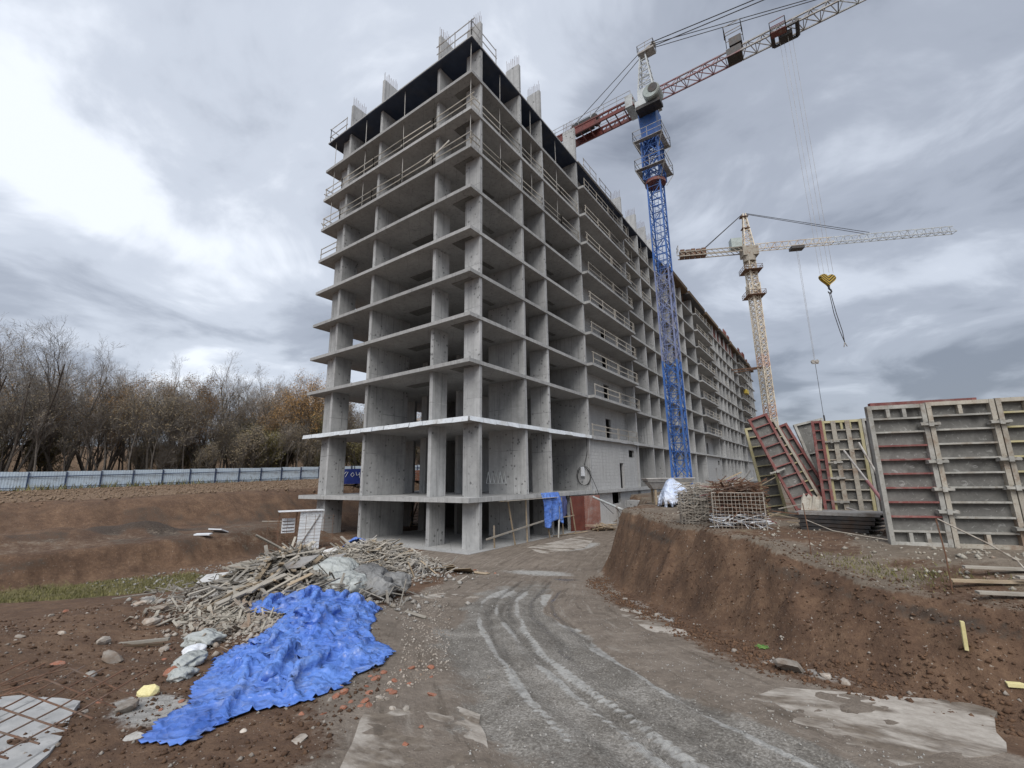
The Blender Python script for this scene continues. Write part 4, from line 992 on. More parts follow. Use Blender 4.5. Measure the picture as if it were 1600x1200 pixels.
# trees that stand out against the sky (left to right), then the body of the wood
for kind, x, y, s in (('bare_tall', -60, -15, 1.12), ('bare_tall', -61.5, -9.5, 1.2), ('bare_fork', -60, -11.5, 1.15), ('bare_tall', -64, -6.0, 1.2), ('bare_tall', -66, -12.5, 1.25), ('bare_fork', -62, -2.5, 1.0), ('bare_thin', -60, 2.0, 1.0),
                      ('brown', -60.5, 5.0, 1.08), ('orange', -61, 8.5, 1.05), ('bare_thin', -62, 11.0, 1.12), ('lean_dark', -59.5, -3.0, .85), ('bare_tall', -66, 15.0, 1.0), ('bare_fork', -64, 18.5, 1.08), ('bare_thin', -63, 21.5, 1.1), ('lean_dark', -60, 9.0, .8),
                      ('bare_tall', -68, 25, 1.0), ('orange', -62, 25.5, 1.05), ('orange', -65, 30, 1.15), ('brown', -61, 29, 1.0), ('orange', -63, 34, 1.1), ('yellow', -58.5, 27, .9), ('yellow', -58.5, 33, .9), ('lean_dark', -59.8, 19, .9), ('orange', -62, 42, 1.1), ('orange', -61, 50, 1.1), ('yellow', -59, 45, 1.0)):
    plant_tree(kind, x, y, s * (.74 if y < 0 and kind == 'bare_tall' else .80 if y < 0 else .92))
kinds = ['bare_thin', 'bare_fork', 'brown', 'orange', 'bare_tall', 'yellow', 'lean_dark', 'brown', 'bare_thin']
for row, (xb, step) in enumerate(((-63, 3.6), (-69, 3.8), (-76, 4.2), (-84, 5.0), (-92, 5.5))):
    y = -34
    while y < 78:
        k = tr_rnd.choice(kinds); plant_tree(k, xb + tr_rnd.uniform(-2.6, 2.6), y + tr_rnd.uniform(-1, 1), tr_rnd.uniform(.72, .98) * (1.0 if k in ('orange', 'brown', 'yellow') else .95)); y += step * tr_rnd.uniform(.8, 1.25)
y = -32
while y < 74:
    plant_tree(tr_rnd.choice(['bush_brown', 'sapling', 'sapling', 'bush_green', 'sapling']), -58.4 + tr_rnd.uniform(-1.6, .4) + (.075 * min(35, y + 12)) * .9, y, tr_rnd.uniform(.7, 1.15)); y += tr_rnd.uniform(1.2, 2.6)
y = -32
while y < 74:
    plant_tree(tr_rnd.choice(['bush_brown', 'sapling', 'bush_green', 'sapling', 'bare_thin']), -65 + tr_rnd.uniform(-4, 3), y, tr_rnd.uniform(.75, 1.1)); y += tr_rnd.uniform(1.5, 2.8)
# ------------------------------------------------------------------ wall formwork panels on the raised ground
def panel(w, h, ribs, label, frame=FORM_GREY, rib=FORM_GREY, top_div=0, bot_div=0, mid_posts=(), d=.12, ply=PLY, post_mat=None, name='formwork_panel', group='wall formwork panels standing on the raised ground'):
    """local: x across, y towards the back, z up; the ribbed side faces -y"""
    t = thing(name, (0, 0, 0), label, 'formwork', group)
    MB().box(.01, w - .01, d - .02, d, .02, h - .02).build('sheet', ply, t)
    fw = .075
    for x0, x1 in ((0, fw), (w - fw, w)): MB().box(x0, x1, -.004, d - .002, 0, h).build('frame_post', frame, t)
    for z0, z1 in ((0, .07), (h - .07, h)): MB().box(fw + .002, w - fw - .002, .002, d - .022, z0, z1).build('frame_bar', frame, t)
    zs = [h * (k + 1) / (ribs + 1) for k in range(ribs)]
    for k, z in enumerate(zs):
        m = rib if not callable(rib) else rib(k)
        MB().box(fw + .003, w - fw - .003, .006, d - .024, z - .016, z + .016).build('rib', m, t)
    for n, z0, z1 in ((top_div, zs[-1] + .022, h - .07), (bot_div, .07, zs[0] - .022)):
        for k in range(n):
            x = fw + (w - 2 * fw) * (k + 1) / (n + 1); MB().box(x - .03, x + .03, .008, d - .026, z0, z1).build('divider', frame, t)
    for x in mid_posts: MB().box(x - .06, x + .06, -.012, .004, .02, h - .02).build('frame_post', post_mat or frame, t)
    return t
def put(o, x, y, rz, z=None, tilt=0.0, roll=0.0):
    o.location = (x, y, (H(x, y) if z is None else z)); o.rotation_mode = 'XYZ'
    o.rotation_euler = (Matrix.Rotation(rz, 3, 'Z') @ Matrix.Rotation(tilt, 3, 'X') @ Matrix.Rotation(roll, 3, 'Y')).to_euler(); return o
def clamp(parent, x, z, w=.30):
    mb = MB(); mb.bar((x - w / 2, -.06, z), (x + w / 2, -.06, z), .05, .045); mb.box(x - w / 2, x - w / 2 + .05, -.06, .05, z - .035, z + .035); mb.box(x + w / 2 - .05, x + w / 2, -.06, .05, z - .035, z + .035)
    mb.box(x - .035, x + .035, -.10, -.03, z - .045, z + .045)
    return mb.build('clamp', FORM_GREY, parent)
A0 = Vector((17.85, -8.55)); AD = Vector((.957, .29)); RZA = math.atan2(AD.y, AD.x)
ph = 2.62
p1 = panel(.93, ph, 9, 'pale framed formwork panel with dull red ribs, leftmost of the big upright row', FORM_GREY, lambda k: FORM_RED if 1 <= k <= 6 else FORM_GREY, 2, 2)
put(p1, A0.x, A0.y, RZA, 2.70)
q = A0 + AD * .945
p2 = panel(1.02, ph + .03, 9, 'grey formwork panel with rust-stained posts, second of the big upright row', FORM_CREAM, FORM_GREY, 1, 1); put(p2, q.x, q.y, RZA, 2.69)
q = A0 + AD * 1.985
p3 = panel(1.6, ph + .04, 9, 'formwork panel with yellow ribs at the right edge of the picture', FORM_CREAM, lambda k: FORM_YELLOW if k > 1 else FORM_CREAM, 3, 2, (.8,)); put(p3, q.x, q.y, RZA, 2.69)
q = A0 + AD * 3.6
p4 = panel(1.2, ph, 9, 'grey formwork panel beyond the yellow-ribbed one in the upright row', FORM_GREY, FORM_GREY, 2, 2); put(p4, q.x, q.y, RZA, 2.69)
for o, x, zs in ((p1, .93, (.62, 1.02, 1.52, 2.22)), (p2, 1.02, (.35, 1.05, 1.55, 2.22))):
    for z in zs: clamp(o, x, z)
# a red-edged panel laid against the back of the row
q = A0 + AD * .18 + Vector((-.29, .957)) * .3
p5 = panel(1.7, 2.72, 8, 'red-framed formwork panel just showing above the back of the big row', FORM_RED, FORM_RED); put(p5, q.x, q.y, RZA, 2.70)

# the second group, farther back
def rz_to(p, q): return math.atan2(q[1] - p[1], q[0] - p[0])
yel = panel(.62, 3.0, 8, 'narrow yellow-framed formwork panel leaning left of the red one', FORM_YELLOW, FORM_YELLOW, ply=PLY); put(yel, 15.15, -2.35, .30, 2.66, -.05, -.12)
red = panel(.60, 3.35, 9, 'red ladder-like formwork panel leaning hard to the left', FORM_RED, FORM_RED); put(red, 16.15, -3.3, .25, 2.66, -.08, -.33)
for z in (1.55,): clamp(red, .05, z, .45)
cre = panel(.34, 3.3, 10, 'cement-crusted cream panel edge leaning behind the red panel', FORM_CREAM, FORM_YELLOW, name='formwork_panel'); put(cre, 16.62, -2.85, .2, 2.64, -.06, -.36)
rd2 = panel(.30, 3.2, 5, 'thin red formwork strip leaning beside the cream panel', FORM_RED, FORM_RED); put(rd2, 16.95, -2.45, .2, 2.64, -.06, -.37)
gry = panel(.9, 3.15, 2, 'plain dark grey plywood panel leaning in the middle of the stack', FORM_GREY, FORM_GREY, ply=PLY); put(gry, 16.95, -1.9, .3, 2.64, -.10, -.22)
rd3 = panel(.55, 3.0, 6, 'upright red formwork panel behind the grey plywood', FORM_RED, BRICK_RED, ply=BRICK_RED); put(rd3, 16.6, -1.35, .3, 2.64, 0, -.06)
waf = panel(1.02, 3.0, 9, 'upright waffle formwork panel with yellow and cream ribs in the middle of the stack', FORM_YELLOW, FORM_CREAM, 3, 3, (.30, .66), post_mat=FORM_CREAM); put(waf, 17.0, -2.75, .18, 2.66)
for z in (.55, 1.25, 1.72, 2.35): clamp(waf, .18, z, .4)
wr = panel(.28, 3.0, 9, 'narrow red side panel left of the waffle panel', FORM_RED, FORM_RED); put(wr, 16.74, -2.95, .1, 2.66)
drk = panel(.42, 3.02, 1, 'dark plywood back panel right of the waffle panel', FORM_GREY, DARK_STEEL, ply=DARK_STEEL); put(drk, 18.02, -2.52, .5, 2.66)
# braces
def brace(a, b, label, mat=FORM_RED):
    t = thing('push_pull_brace', a, label, 'brace', 'formwork braces'); a = Vector(a); d = Vector(b) - a
    MB().tube([(0, 0, 0), d * .55], .045, 8).build('outer_tube', mat, t); MB().tube([d * .5, d], .03, 8).build('inner_tube', GREY_STEEL, t); MB().box(-.12, .12, -.1, .1, -.03, .02).build('foot_plate', RUST_STEEL, t)
brace((18.35, -4.05, 2.76), (17.45, -2.95, 4.72), 'red brace propping the waffle panel, the upper of two', JIB_RED)
brace((18.3, -4.4, 2.74), (17.3, -2.95, 3.05), 'red brace near the ground before the waffle panel', JIB_RED)
brace((18.5, -3.5, 2.76), (17.85, -2.6, 4.95), 'grey brace at the right of the waffle panel', GREY_STEEL)
brace((13.6, -2.6, 2.72), (14.75, -2.1, 4.2), 'thin red brace rising to the yellow panel', FORM_RED)

# ------------------------------------------------------------------ wire-mesh baskets with scrap steel
def basket(x, y, rz, w, d, h, label, seed, nscrap, white=0):
    z = H(x, y) - .02; t = thing('mesh_basket', (x, y, z), label, 'basket', 'wire baskets of scrap on the raised ground', rz); R = random.Random(seed)
    def face(name, o, u, v, lu, lv):
        mb = MB(); o = Vector(o); u = Vector(u); v = Vector(v); nu, nv = max(2, int(lu / .085)), max(2, int(lv / .085))
        for k in range(nu + 1): a = o + u * (lu * k / nu); mb.tube([a, a + v * lv + Vector((R.gauss(0, .01), R.gauss(0, .01), 0))], .005, 4, False)
        for k in range(nv + 1): a = o + v * (lv * k / nv); mb.tube([a, a + u * lu], .005, 4, False)
        for a, b in ((o, o + u * lu), (o + u * lu, o + u * lu + v * lv), (o + u * lu + v * lv, o + v * lv), (o + v * lv, o)): mb.tube([a, b], .009, 5, False)
        mb.build(name, PALE_WIRE, t)
    face('mesh_side', (0, 0, 0), (1, 0, 0), (0, 0, 1), w, h); face('mesh_side', (0, d, 0), (1, 0, 0), (0, 0, 1), w, h)
    face('mesh_side', (0, 0, 0), (0, 1, 0), (0, 0, 1), d, h); face('mesh_side', (w, 0, 0), (0, 1, 0), (0, 0, 1), d, h)
    s = tag(bpy.data.objects.new('scrap', None), None) if False else None
    mb = MB(); mw = MB()
    for k in range(nscrap):
        c = Vector((R.uniform(.05, w - .05), R.uniform(.05, d - .05), R.uniform(.04, h * 1.0) if R.random() < .8 else R.uniform(h, h + .22)))
        a = R.gauss(0, .5) + (0 if R.random() < .7 else 1.5); L = R.uniform(.3, .75) * (w if w < 1 else 1); e = Vector((math.cos(a) * L, math.sin(a) * L * .4, R.gauss(0, .12)))
        tgt = mw if (c.z < h * .4 and R.random() < white) else mb
        m = c + Vector((R.gauss(0, .05), R.gauss(0, .05), R.gauss(0, .05)))
        q = [c - e / 2, m, c + e / 2]
        for v in q: v.x = min(max(v.x, -.12), w + .12); v.y = min(max(v.y, -.08), d + .08); v.z = max(v.z, .02)
        if R.random() < .6: tgt.tube(q, R.uniform(.006, .016), 4, False)
        else: tgt.bar(q[0], q[2], R.uniform(.02, .05), R.uniform(.01, .025))
    tag(mb.build('scrap_steel', RUST_STEEL if seed % 2 else PALE_WIRE, t), kind='stuff')
    if mw.v: tag(mw.build('pale_scrap', WHITE_PLASTIC, t), kind='stuff')
    return t
basket(14.62, -7.75, .08, 1.12, .75, .86, 'front wire mesh basket of bent scrap rods with white film at its foot', 3, 420, .75)
basket(13.55, -6.55, .35, .95, .8, .86, 'left wire mesh basket of brown scrap behind the front one', 4, 330)
basket(14.35, -6.35, .25, 1.0, .8, .92, 'rear wire mesh basket heaped with reddish timber and rods', 5, 380)
# loose rods and battens sticking out of the heap
R = random.Random(44)
for k in range(34):
    x, y = R.uniform(13.5, 16.0), R.uniform(-7.4, -5.4); z = H(x, y) + R.uniform(.7, 1.12) * (1 - .3 * max(0, x - 15)); a = R.gauss(.3, .7); L = R.uniform(.5, 1.2); e = Vector((math.cos(a) * L, math.sin(a) * L, R.gauss(.05, .2)))
    if x > 15.2: z = H(x, y) + R.uniform(.05, .5)
    o = MB().bar((0, 0, 0), e, R.uniform(.03, .06), R.uniform(.015, .03)).build('scrap_batten', R.choice([WOOD_GREY, JIB_RED, WOOD_TAN, PALE_WIRE, RUST_STEEL]), loc=(x, y, z))
    tag(o, 'loose batten sticking out of the scrap heaped over the wire baskets', 'batten', 'battens on the scrap heap')

# ------------------------------------------------------------------ stack of dark steel sheets with bent ends
st = thing('sheet_stack', (16.35, -7.0, 2.72), 'stack of dark steel sheets with a pale bent sheet on top', 'steel sheets', rz=-.12)
for k in range(5):
    z = .10 + k * .085; o = rnd.uniform(-.04, .04)
    mb = MB(); L = 1.35 + .06 * k; mb.prism([(o - .02 * k, 0), (o + L, .05), (o + L + .16, .95), (o, .9)], z, z + .02)
    mb.box(o, o + L - .1, -.03, .0, z - .05, z + .02); mb.box(o, o + L - .1, .9, .93, z - .05, z + .02)
    mb.build('sheet', DARK_STEEL if k < 4 else GREY_STEEL, st)
for x in (.2, 1.1): MB().box(x, x + .09, .02, .9, 0, .06).build('bearer', WOOD_GREY, st)
mb = MB(); n = 9
top = [(x / (n - 1) * .42, .55 + .05 * math.sin(x * 2.1), .58 + .20 + (.10 if x % 2 else -.02) * (1 - x / n)) for x in range(n)]
mb.add([(x / (n - 1) * .42, .28, .47) for x in range(n)] + top, [(i, i + 1, n + i + 1, n + i) for i in range(n - 1)]); o = mb.build('torn_sheet', FORM_CREAM, st); m_ = o.modifiers.new('thick', 'SOLIDIFY'); m_.thickness = .006

# ------------------------------------------------------------------ rebar stakes and cord along the bank
for x, y, h, lab in ((16.62, -9.55, .92, 'thin rusty stake on the bank edge in front of the sheet stack'), (18.26, -11.05, .95, 'thin rusty stake on the bank edge below the big panels')):
    o = MB().tube([(0, 0, -.2), (.01, 0, h * .5), (-.015, .01, h)], .009, 6).build('rebar_stake', RUST_STEEL, loc=(x, y, H(x, y))); tag(o, lab, 'stake', 'survey stakes')
def cord(pts, label, r=.008, mat=PALE_WIRE):
    mb = MB(); mb.tube([Vector(q) - Vector(pts[0]) for q in pts], r, 5); o = mb.build('barrier_cord', mat, loc=pts[0]); tag(o, label, 'cord', 'cords between the stakes')
cord([(16.62, -9.55, H(16.62, -9.55) + .62), (17.0, -9.3, H(17, -9.3) + .42), (17.5, -8.9, H(17.5, -8.9) + .22), (17.8, -8.7, H(17.8, -8.7) + .12)], 'pale cord drooping from the left stake towards the big panels')
cord([(18.26, -11.05, H(18.26, -11.05) + .95), (18.7, -11.05, H(18.7, -11.05) + .62), (18.95, -11.0, H(18.95, -11.0) + .4), (19.1, -11.1, H(19.1, -11.1) + .08), (19.5, -11.0, H(19.5, -11) + .02)], 'pale cord running from the right stake down to the bank edge', .011)
for k, (x, y, a, L) in enumerate(((18.75, -10.75, .35, 1.0), (19.1, -10.3, .2, 1.2), (18.9, -11.15, .3, .9), (19.4, -10.65, .25, .9))):
    o = MB().bar((-L / 2, 0, .025), (L / 2, 0, .035), .10, .03).build('edge_plank', WOOD_GREY if k else WOOD_TAN, loc=(x, y, H(x, y) + .02)); o.rotation_euler = (0, 0, a); tag(o, 'weathered plank lying on the bank edge at the right margin', 'plank', 'planks at the right margin')
# ------------------------------------------------------------------ mortar trough, film-covered pile, white pipe near the blue crane
tb = thing('mortar_trough', (9.75, 2.6, H(9.75, 2.6)), 'grey steel mortar trough standing on timber near the blue crane', 'trough', rz=.5)
mb = MB(); V = [(0, 0, .75), (1.6, 0, .75), (1.6, 1.1, .75), (0, 1.1, .75), (-.35, -.25, 1.25), (1.95, -.25, 1.25), (1.95, 1.35, 1.25), (-.35, 1.35, 1.25)]
mb.add(V, [(3, 2, 1, 0), (0, 1, 5, 4), (1, 2, 6, 5), (2, 3, 7, 6), (3, 0, 4, 7)]); o = mb.build('tub', GREY_STEEL, tb); m_ = o.modifiers.new('thick', 'SOLIDIFY'); m_.thickness = .04
MB().box(-.28, 1.88, -.2, 1.3, 1.08, 1.12).build('mortar', CONC_DARK, tb)
mb = MB()
for x in (.1, 1.5):
    for y in (.1, 1.0): mb.bar((x, y, 0), (x, y, .76), .1)
mb.build('stand', WOOD_TAN, tb)
def drape(name, cx, cy, rx, ry, h, mat, label, cat, seed, zoff=0.0, group=None, amp=.12):
    n = 34; u = np.linspace(-1.05, 1.05, n); U, Vv = np.meshgrid(u, u); r = np.sqrt(U ** 2 + Vv ** 2)
    ang = np.arctan2(Vv, U); R0 = .82 + .16 * fbm(np.cos(ang) * 1.5 + seed, np.sin(ang) * 1.5, 3, seed)
    X_ = cx + U * rx; Y_ = cy + Vv * ry; prof = np.clip(1 - (r / R0) ** 2.2, 0, 1) ** .7
    cr = (ridged(U * 1.7 + seed, Vv * 1.7, 4, seed) - .55) * amp * 2
    Z_ = height(X_, Y_) + zoff + prof * h * (1 + .35 * fbm(U * 1.3, Vv * 1.3, 2, seed + 3)) + cr * (.3 + prof) + .015
    me_, _ = grid_mesh(name, X_ - cx, Y_ - cy, Z_, mat, r < R0 * 1.03)
    o = link(name, me_, None, (cx, cy, 0)); m_ = o.modifiers.new('thick', 'SOLIDIFY'); m_.thickness = .01
    return tag(o, label, cat, group)
drape('film_covered_pile', 11.0, 1.6, .95, 1.2, .95, TARP_WHITE, 'pile under bluish white film at the foot of the blue crane', 'covered pile', 12, amp=.05)
drape('film_heap', 11.9, 1.1, .45, .5, .75, TARP_PALE, 'small pale sack heap right of the film-covered pile', 'sack heap', 15, amp=.04)
pp = thing('concrete_pipe_line', (1.0, 13.6, 0), 'pale jointed pipe running down from the building edge to the mound', 'pipe')
pts = [Vector((0.2, 0, 2.55)), Vector((2.6, -1.0, 1.85)), Vector((4.6, -1.9, 1.35)), Vector((7.0, -3.3, 1.25))]
for k, (a, b) in enumerate(zip(pts[:-1], pts[1:])): MB().tube([a, b], .085, 10).build('pipe_length', PALE_PAINT, pp)
for a in pts[1:-1]: MB().tube([a - Vector((.08, -.03, 0)), a + Vector((.08, -.03, 0))], .13, 10).build('coupling', GREY_STEEL, pp)
MB().tube([pts[-1], pts[-1] + Vector((.25, -.12, 0)), pts[-1] + Vector((.36, -.18, -.25)), pts[-1] + Vector((.38, -.18, -.75))], .11, 10).build('elbow', WHITE_PLASTIC, pp)
MB().bar((2.6, -1.0, 0), (2.6, -1.0, 1.8), .09).bar((2.6, -1.0, 1.75), (3.5, -.2, 0), .05).build('trestle', GREY_STEEL, pp)
for k, (x, y, sx, sy, sz) in enumerate(((4.6, 16.6, 2.2, .8, .55), (3.2, 17.6, 1.6, .9, .7), (5.2, 14.8, .7, .6, .5))):
    o = MB().box(-sx / 2, sx / 2, -sy / 2, sy / 2, -.1, sz).build('concrete_block', CONC, loc=(x, y, H(x, y) * .6 + .1)); o.rotation_euler = (0, 0, -.5 + .2 * k); tag(o, ['long concrete block against the bank behind the white pipe', 'concrete block below the slab edge beside the doorway', 'small concrete block under the pipe end'][k], 'concrete block')
# ------------------------------------------------------------------ timber shoring, hung tarpaulin and red sheets under the slab edge
sh = thing('timber_shelter', (0, 0, .02), 'rough timber frame with plank roof along the basement edge of the building', 'timber frame')
def post(x0, y0, x1, y1, z1, w=.07, m=WOOD_TAN, n='post', z0=0): MB().bar((x0, y0, z0), (x1, y1, z1), w, w).build(n, m, sh)
post(.45, 3.9, .30, 3.4, 2.62); post(.35, 5.4, .35, 5.3, 2.62); post(.55, 7.9, .45, 7.3, 2.62); post(.30, 10.2, .35, 10.0, 2.62); post(.6, 11.6, .45, 11.2, 2.55); post(.15, 2.2, .2, 2.1, 1.3)
post(1.05, 8.2, .45, 9.6, 2.6, .09, FORM_GREY, 'diagonal_prop'); post(.35, 1.2, .55, 7.7, 1.25, .09, WOOD_GREY, 'cross_rail', .62); post(.4, 8.3, .55, 11.5, 1.25, .06, WOOD_TAN, 'cross_rail', 1.2)
for k in range(5): MB().box(.02 + k * .17, .17 + k * .17, 2.7 + rnd.uniform(-.2, .1), 8.6 + rnd.uniform(-.3, .3), 2.64 + .012 * k, 2.665 + .012 * k).build('roof_plank', WOOD_TAN if k % 2 else WOOD_GREY, sh)
for k in range(4): MB().bar((.4 + .2 * k, 8.6 + k * .6, .06), (.9 + .15 * k, 9.9 + k * .7, .10), .12, .03).build('ground_plank', WOOD_TAN, sh)
def hung(name, x, y0, y1, z0, z1, mat, label, seed, out=.35):
    n = 26; t = np.linspace(0, 1, n); T_, S_ = np.meshgrid(t, t)
    Yv = y0 + (y1 - y0) * T_ + .18 * (S_ - .5) * np.sin(T_ * 5 + seed); Zv = z1 - (z1 - z0) * S_ * (1 - .12 * np.sin(T_ * 7 + seed) * S_)
    Xv = x + out * np.minimum(1, S_ * 3) * (.7 + .3 * np.sin(T_ * 16 + seed) * (.3 + S_)) + .06 * fbm(T_ * 6, S_ * 3, 3, seed)
    me_, _ = grid_mesh(name, Xv - x, Yv - y0, Zv, mat); o = link(name, me_, None, (x, y0, 0)); m_ = o.modifiers.new('thick', 'SOLIDIFY'); m_.thickness = .012; return tag(o, label, 'tarpaulin')
hung('hanging_tarpaulin', .45, 7.0, 9.5, .95, 3.05, TARP, 'bright blue tarpaulin hung over the timber frame by the building', 3)
hung('hanging_tarpaulin', .15, 9.9, 11.1, 1.2, 2.7, plain('dark_blue_cloth', (.04, .05, .14), (.08, .09, .20), .7, 3), 'small dark blue cloth behind the timber posts next to the red sheets', 8, .1)
for (x0, y0, x1, y1, m, lab) in ((.05, 11.9, .55, 13.3, BRICK_RED, 'dark red steel sheet leaning at the basement edge'), (.58, 13.32, 1.0, 15.2, BRICK_PINK, 'scuffed pinkish rusty sheet right of the dark red one')):
    d = Vector((x1 - x0, y1 - y0, 0)); L = d.length; o = MB().box(0, L, -.02, .02, 0, 2.62).build('steel_sheet', m, loc=(x0, y0, .03)); o.rotation_euler = (0, 0, math.atan2(d.y, d.x)); tag(o, lab, 'steel sheet')
    for z in (.5, 1.6): MB().box(.02, L - .02, .022, .07, z, z + .06).build('stiffener', m, o)
# ------------------------------------------------------------------ helpers for rocks
TP = [(11.64, -17.95), (12.05, -17.70), (11.9, -17.42), (11.75, -17.05), (11.95, -16.70), (11.95, -16.15), (11.75, -15.6), (11.6, -15.05), (11.32, -14.62), (10.75, -14.55), (10.1, -14.2), (9.4, -13.5), (8.55, -12.75), (8.0, -12.85), (7.35, -13.2), (6.6, -13.6), (5.9, -14.1), (6.7, -14.75), (7.5, -14.7), (8.2, -14.75), (8.75, -15.2), (9.1, -15.75), (9.5, -16.35), (10.3, -16.95), (11.0, -17.3), (11.2, -17.65)]
def rock_mesh(name, mat, seed, sub=1, flat=.7):
    bm = bmesh.new(); bmesh.ops.create_icosphere(bm, subdivisions=sub, radius=1); R = random.Random(seed)
    ax = (R.uniform(.75, 1.3), R.uniform(.6, 1.0), R.uniform(.45, .8) * flat / .7); cuts = [(Vector((R.gauss(0, 1), R.gauss(0, 1), R.gauss(0, 1))).normalized(), R.uniform(.45, .8)) for _ in range(7)]
    for v in bm.verts:
        for nn, d in cuts:
            e = v.co.dot(nn) - d
            if e > 0: v.co -= nn * e
        v.co = Vector((v.co.x * ax[0], v.co.y * ax[1], v.co.z * ax[2])) * (1 + R.uniform(-.06, .06))
    me_ = bpy.data.meshes.new(name); bm.to_mesh(me_); bm.free(); me_.materials.append(mat); return me_
ROCKS = {m.name: [rock_mesh('stone', m, s, 2) for s in range(6)] for m in (STONE, RUBBLE, RED_BRICK, FOAM)}
def rock(name, x, y, s, mat, label, cat='stone', group=None, R=rnd, sink=.42):
    o = link(name, R.choice(ROCKS[mat.name]), None, (x, y, H(x, y) + s * (.5 - sink) * .8)); o.scale = (s, s * R.uniform(.8, 1.2), s * R.uniform(.7, 1.0)); o.rotation_euler = (R.gauss(0, .25), R.gauss(0, .25), R.uniform(0, 6.28)); return tag(o, label, cat, group)
def scatter_stuff(name, n, area, smin, smax, mat, label, cat, seed, zlift=0.0):
    """many tiny stones, one object; area(rng, n) gives an (n, 2) array"""
    Rn = np.random.RandomState(seed); P = area(Rn, n)
    P = P[poly_sd(P[:, 0], P[:, 1], TP) < .02]; n = len(P)
    hz = height(P[:, 0], P[:, 1]); s = smin * (smax / smin) ** (Rn.rand(n) ** 2.2)
    base = np.array([(1, 0, 0), (-1, 0, 0), (0, 1, 0), (0, -1, 0), (0, 0, .75), (0, 0, -.75), (.6, .6, .4), (-.6, .5, -.4)], float)[:6]
    F = np.array([(0, 2, 4), (2, 1, 4), (1, 3, 4), (3, 0, 4), (2, 0, 5), (1, 2, 5), (3, 1, 5), (0, 3, 5)])
    V = base[None] * s[:, None, None] * (1 + .45 * (Rn.rand(n, 6, 1) - .5)) * (1 + .5 * (Rn.rand(n, 1, 3) - .5)); a = Rn.rand(n) * 6.28
    c, s_ = np.cos(a), np.sin(a); Vx = V[..., 0] * c[:, None] - V[..., 1] * s_[:, None]; Vy = V[..., 0] * s_[:, None] + V[..., 1] * c[:, None]
    t = Rn.normal(0, .5, n); Vz = V[..., 2] + Vx * np.sin(t)[:, None] * .5
    V = np.stack([Vx + P[:, :1], Vy + P[:, 1:2], Vz + (hz + zlift + s * .25)[:, None]], -1).reshape(-1, 3)
    Fa = (F[None] + (np.arange(n) * 6)[:, None, None]).reshape(-1, 3)
    me_ = bpy.data.meshes.new(name); me_.vertices.add(len(V)); me_.vertices.foreach_set('co', V.ravel()); me_.loops.add(len(Fa) * 3); me_.loops.foreach_set('vertex_index', Fa.ravel().astype(np.int32))
    me_.polygons.add(len(Fa)); me_.polygons.foreach_set('loop_start', np.arange(0, len(Fa) * 3, 3, dtype=np.int32)); me_.update(calc_edges=True); me_.validate(); me_.materials.append(mat)
    return tag(link(name, me_), label, cat, kind='stuff')
def near_cam(x0, x1, y0, y1, poly, power=1.6):
    def f(Rn, n):
        out = np.zeros((0, 2))
        while len(out) < n:
            q = np.stack([Rn.uniform(x0, x1, n * 4), Rn.uniform(y0, y1, n * 4)], -1)
            d = np.hypot(q[:, 0] - CAM[0], q[:, 1] - CAM[1])
            k = (Rn.rand(n * 4) < np.minimum(1, (7 / d) ** power)) & (poly_sd(q[:, 0], q[:, 1], poly) > 0)
            out = np.concatenate([out, q[k]])
        return out[:n]
    return f
def polyin(P): return lambda x, y: float(poly_sd(np.array([x]), np.array([y]), P)[0]) > 0
LEFTSOIL = [(12.6, -16.0), (11.4, -14.9), (9.2, -13.4), (5, -13), (2, -15), (0.5, -19), (9, -20.5), (14.0, -18.5)]
scatter_stuff('soil_clods', 7000, near_cam(0, 14, -20, -13, LEFTSOIL), .006, .036, CLOD, 'small clods of brown soil scattered on the left foreground', 'clods', 1)
scatter_stuff('pebbles', 1500, near_cam(0, 14, -20, -13, LEFTSOIL), .006, .030, STONE, 'small pale stones scattered on the left foreground', 'pebbles', 2)
BANK = [(9.2, -3.8), (10.2, -6), (13.6, -10), (16, -12.5), (19.5, -13.4), (21, -11.8), (18, -10.6), (15, -7.8), (11, -2.2), (9.6, 1)]
scatter_stuff('bank_clods', 6500, near_cam(9, 21, -13.5, 1, BANK), .007, .034, CLOD, 'small clods on the face of the right-hand earth bank', 'clods', 3)
scatter_stuff('bank_pebbles', 500, near_cam(9, 21, -13.5, 1, BANK), .008, .035, STONE, 'small pale stones on the face of the right-hand earth bank', 'pebbles', 4)
def foot_area(Rn, n):
    t = Rn.rand(n); L = np.array([(9.6, -3.6), (10.4, -5.4), (12.2, -7.8), (14.4, -10.1), (16.1, -11.7), (18.2, -12.5), (20.5, -12.9)]); u = t * (len(L) - 1); i = u.astype(int); f = (u - i)[:, None]
    return L[i] * (1 - f) + L[np.minimum(i + 1, len(L) - 1)] * f + np.stack([Rn.normal(-.05, .22, n), Rn.normal(.0, .22, n)], -1)
scatter_stuff('slumped_soil', 2600, foot_area, .010, .048, CLOD, 'crumbled soil slumped along the foot of the right-hand bank', 'clods', 8)
TOPS = [(12, -3.8), (14.6, -7), (16.6, -9.4), (18.6, -10.9), (21, -11.2), (22, -8), (19, -7.5), (15, -3), (12, 2)]
scatter_stuff('splinters', 900, near_cam(11, 22, -11.5, 2, TOPS), .012, .06, FORM_CREAM, 'pale wood chips scattered on the raised ground', 'chips', 5)
ROADP = [(15, -17), (13, -15.2), (9.2, -11.6), (5, -6), (6, -2), (10, -6), (14, -11), (16.5, -13), (18, -14.5), (17, -17)]
scatter_stuff('road_gravel', 5200, near_cam(4, 19, -17, -2, ROADP), .004, .016, RUBBLE, 'grey gravel pressed into the haul road', 'gravel', 6)
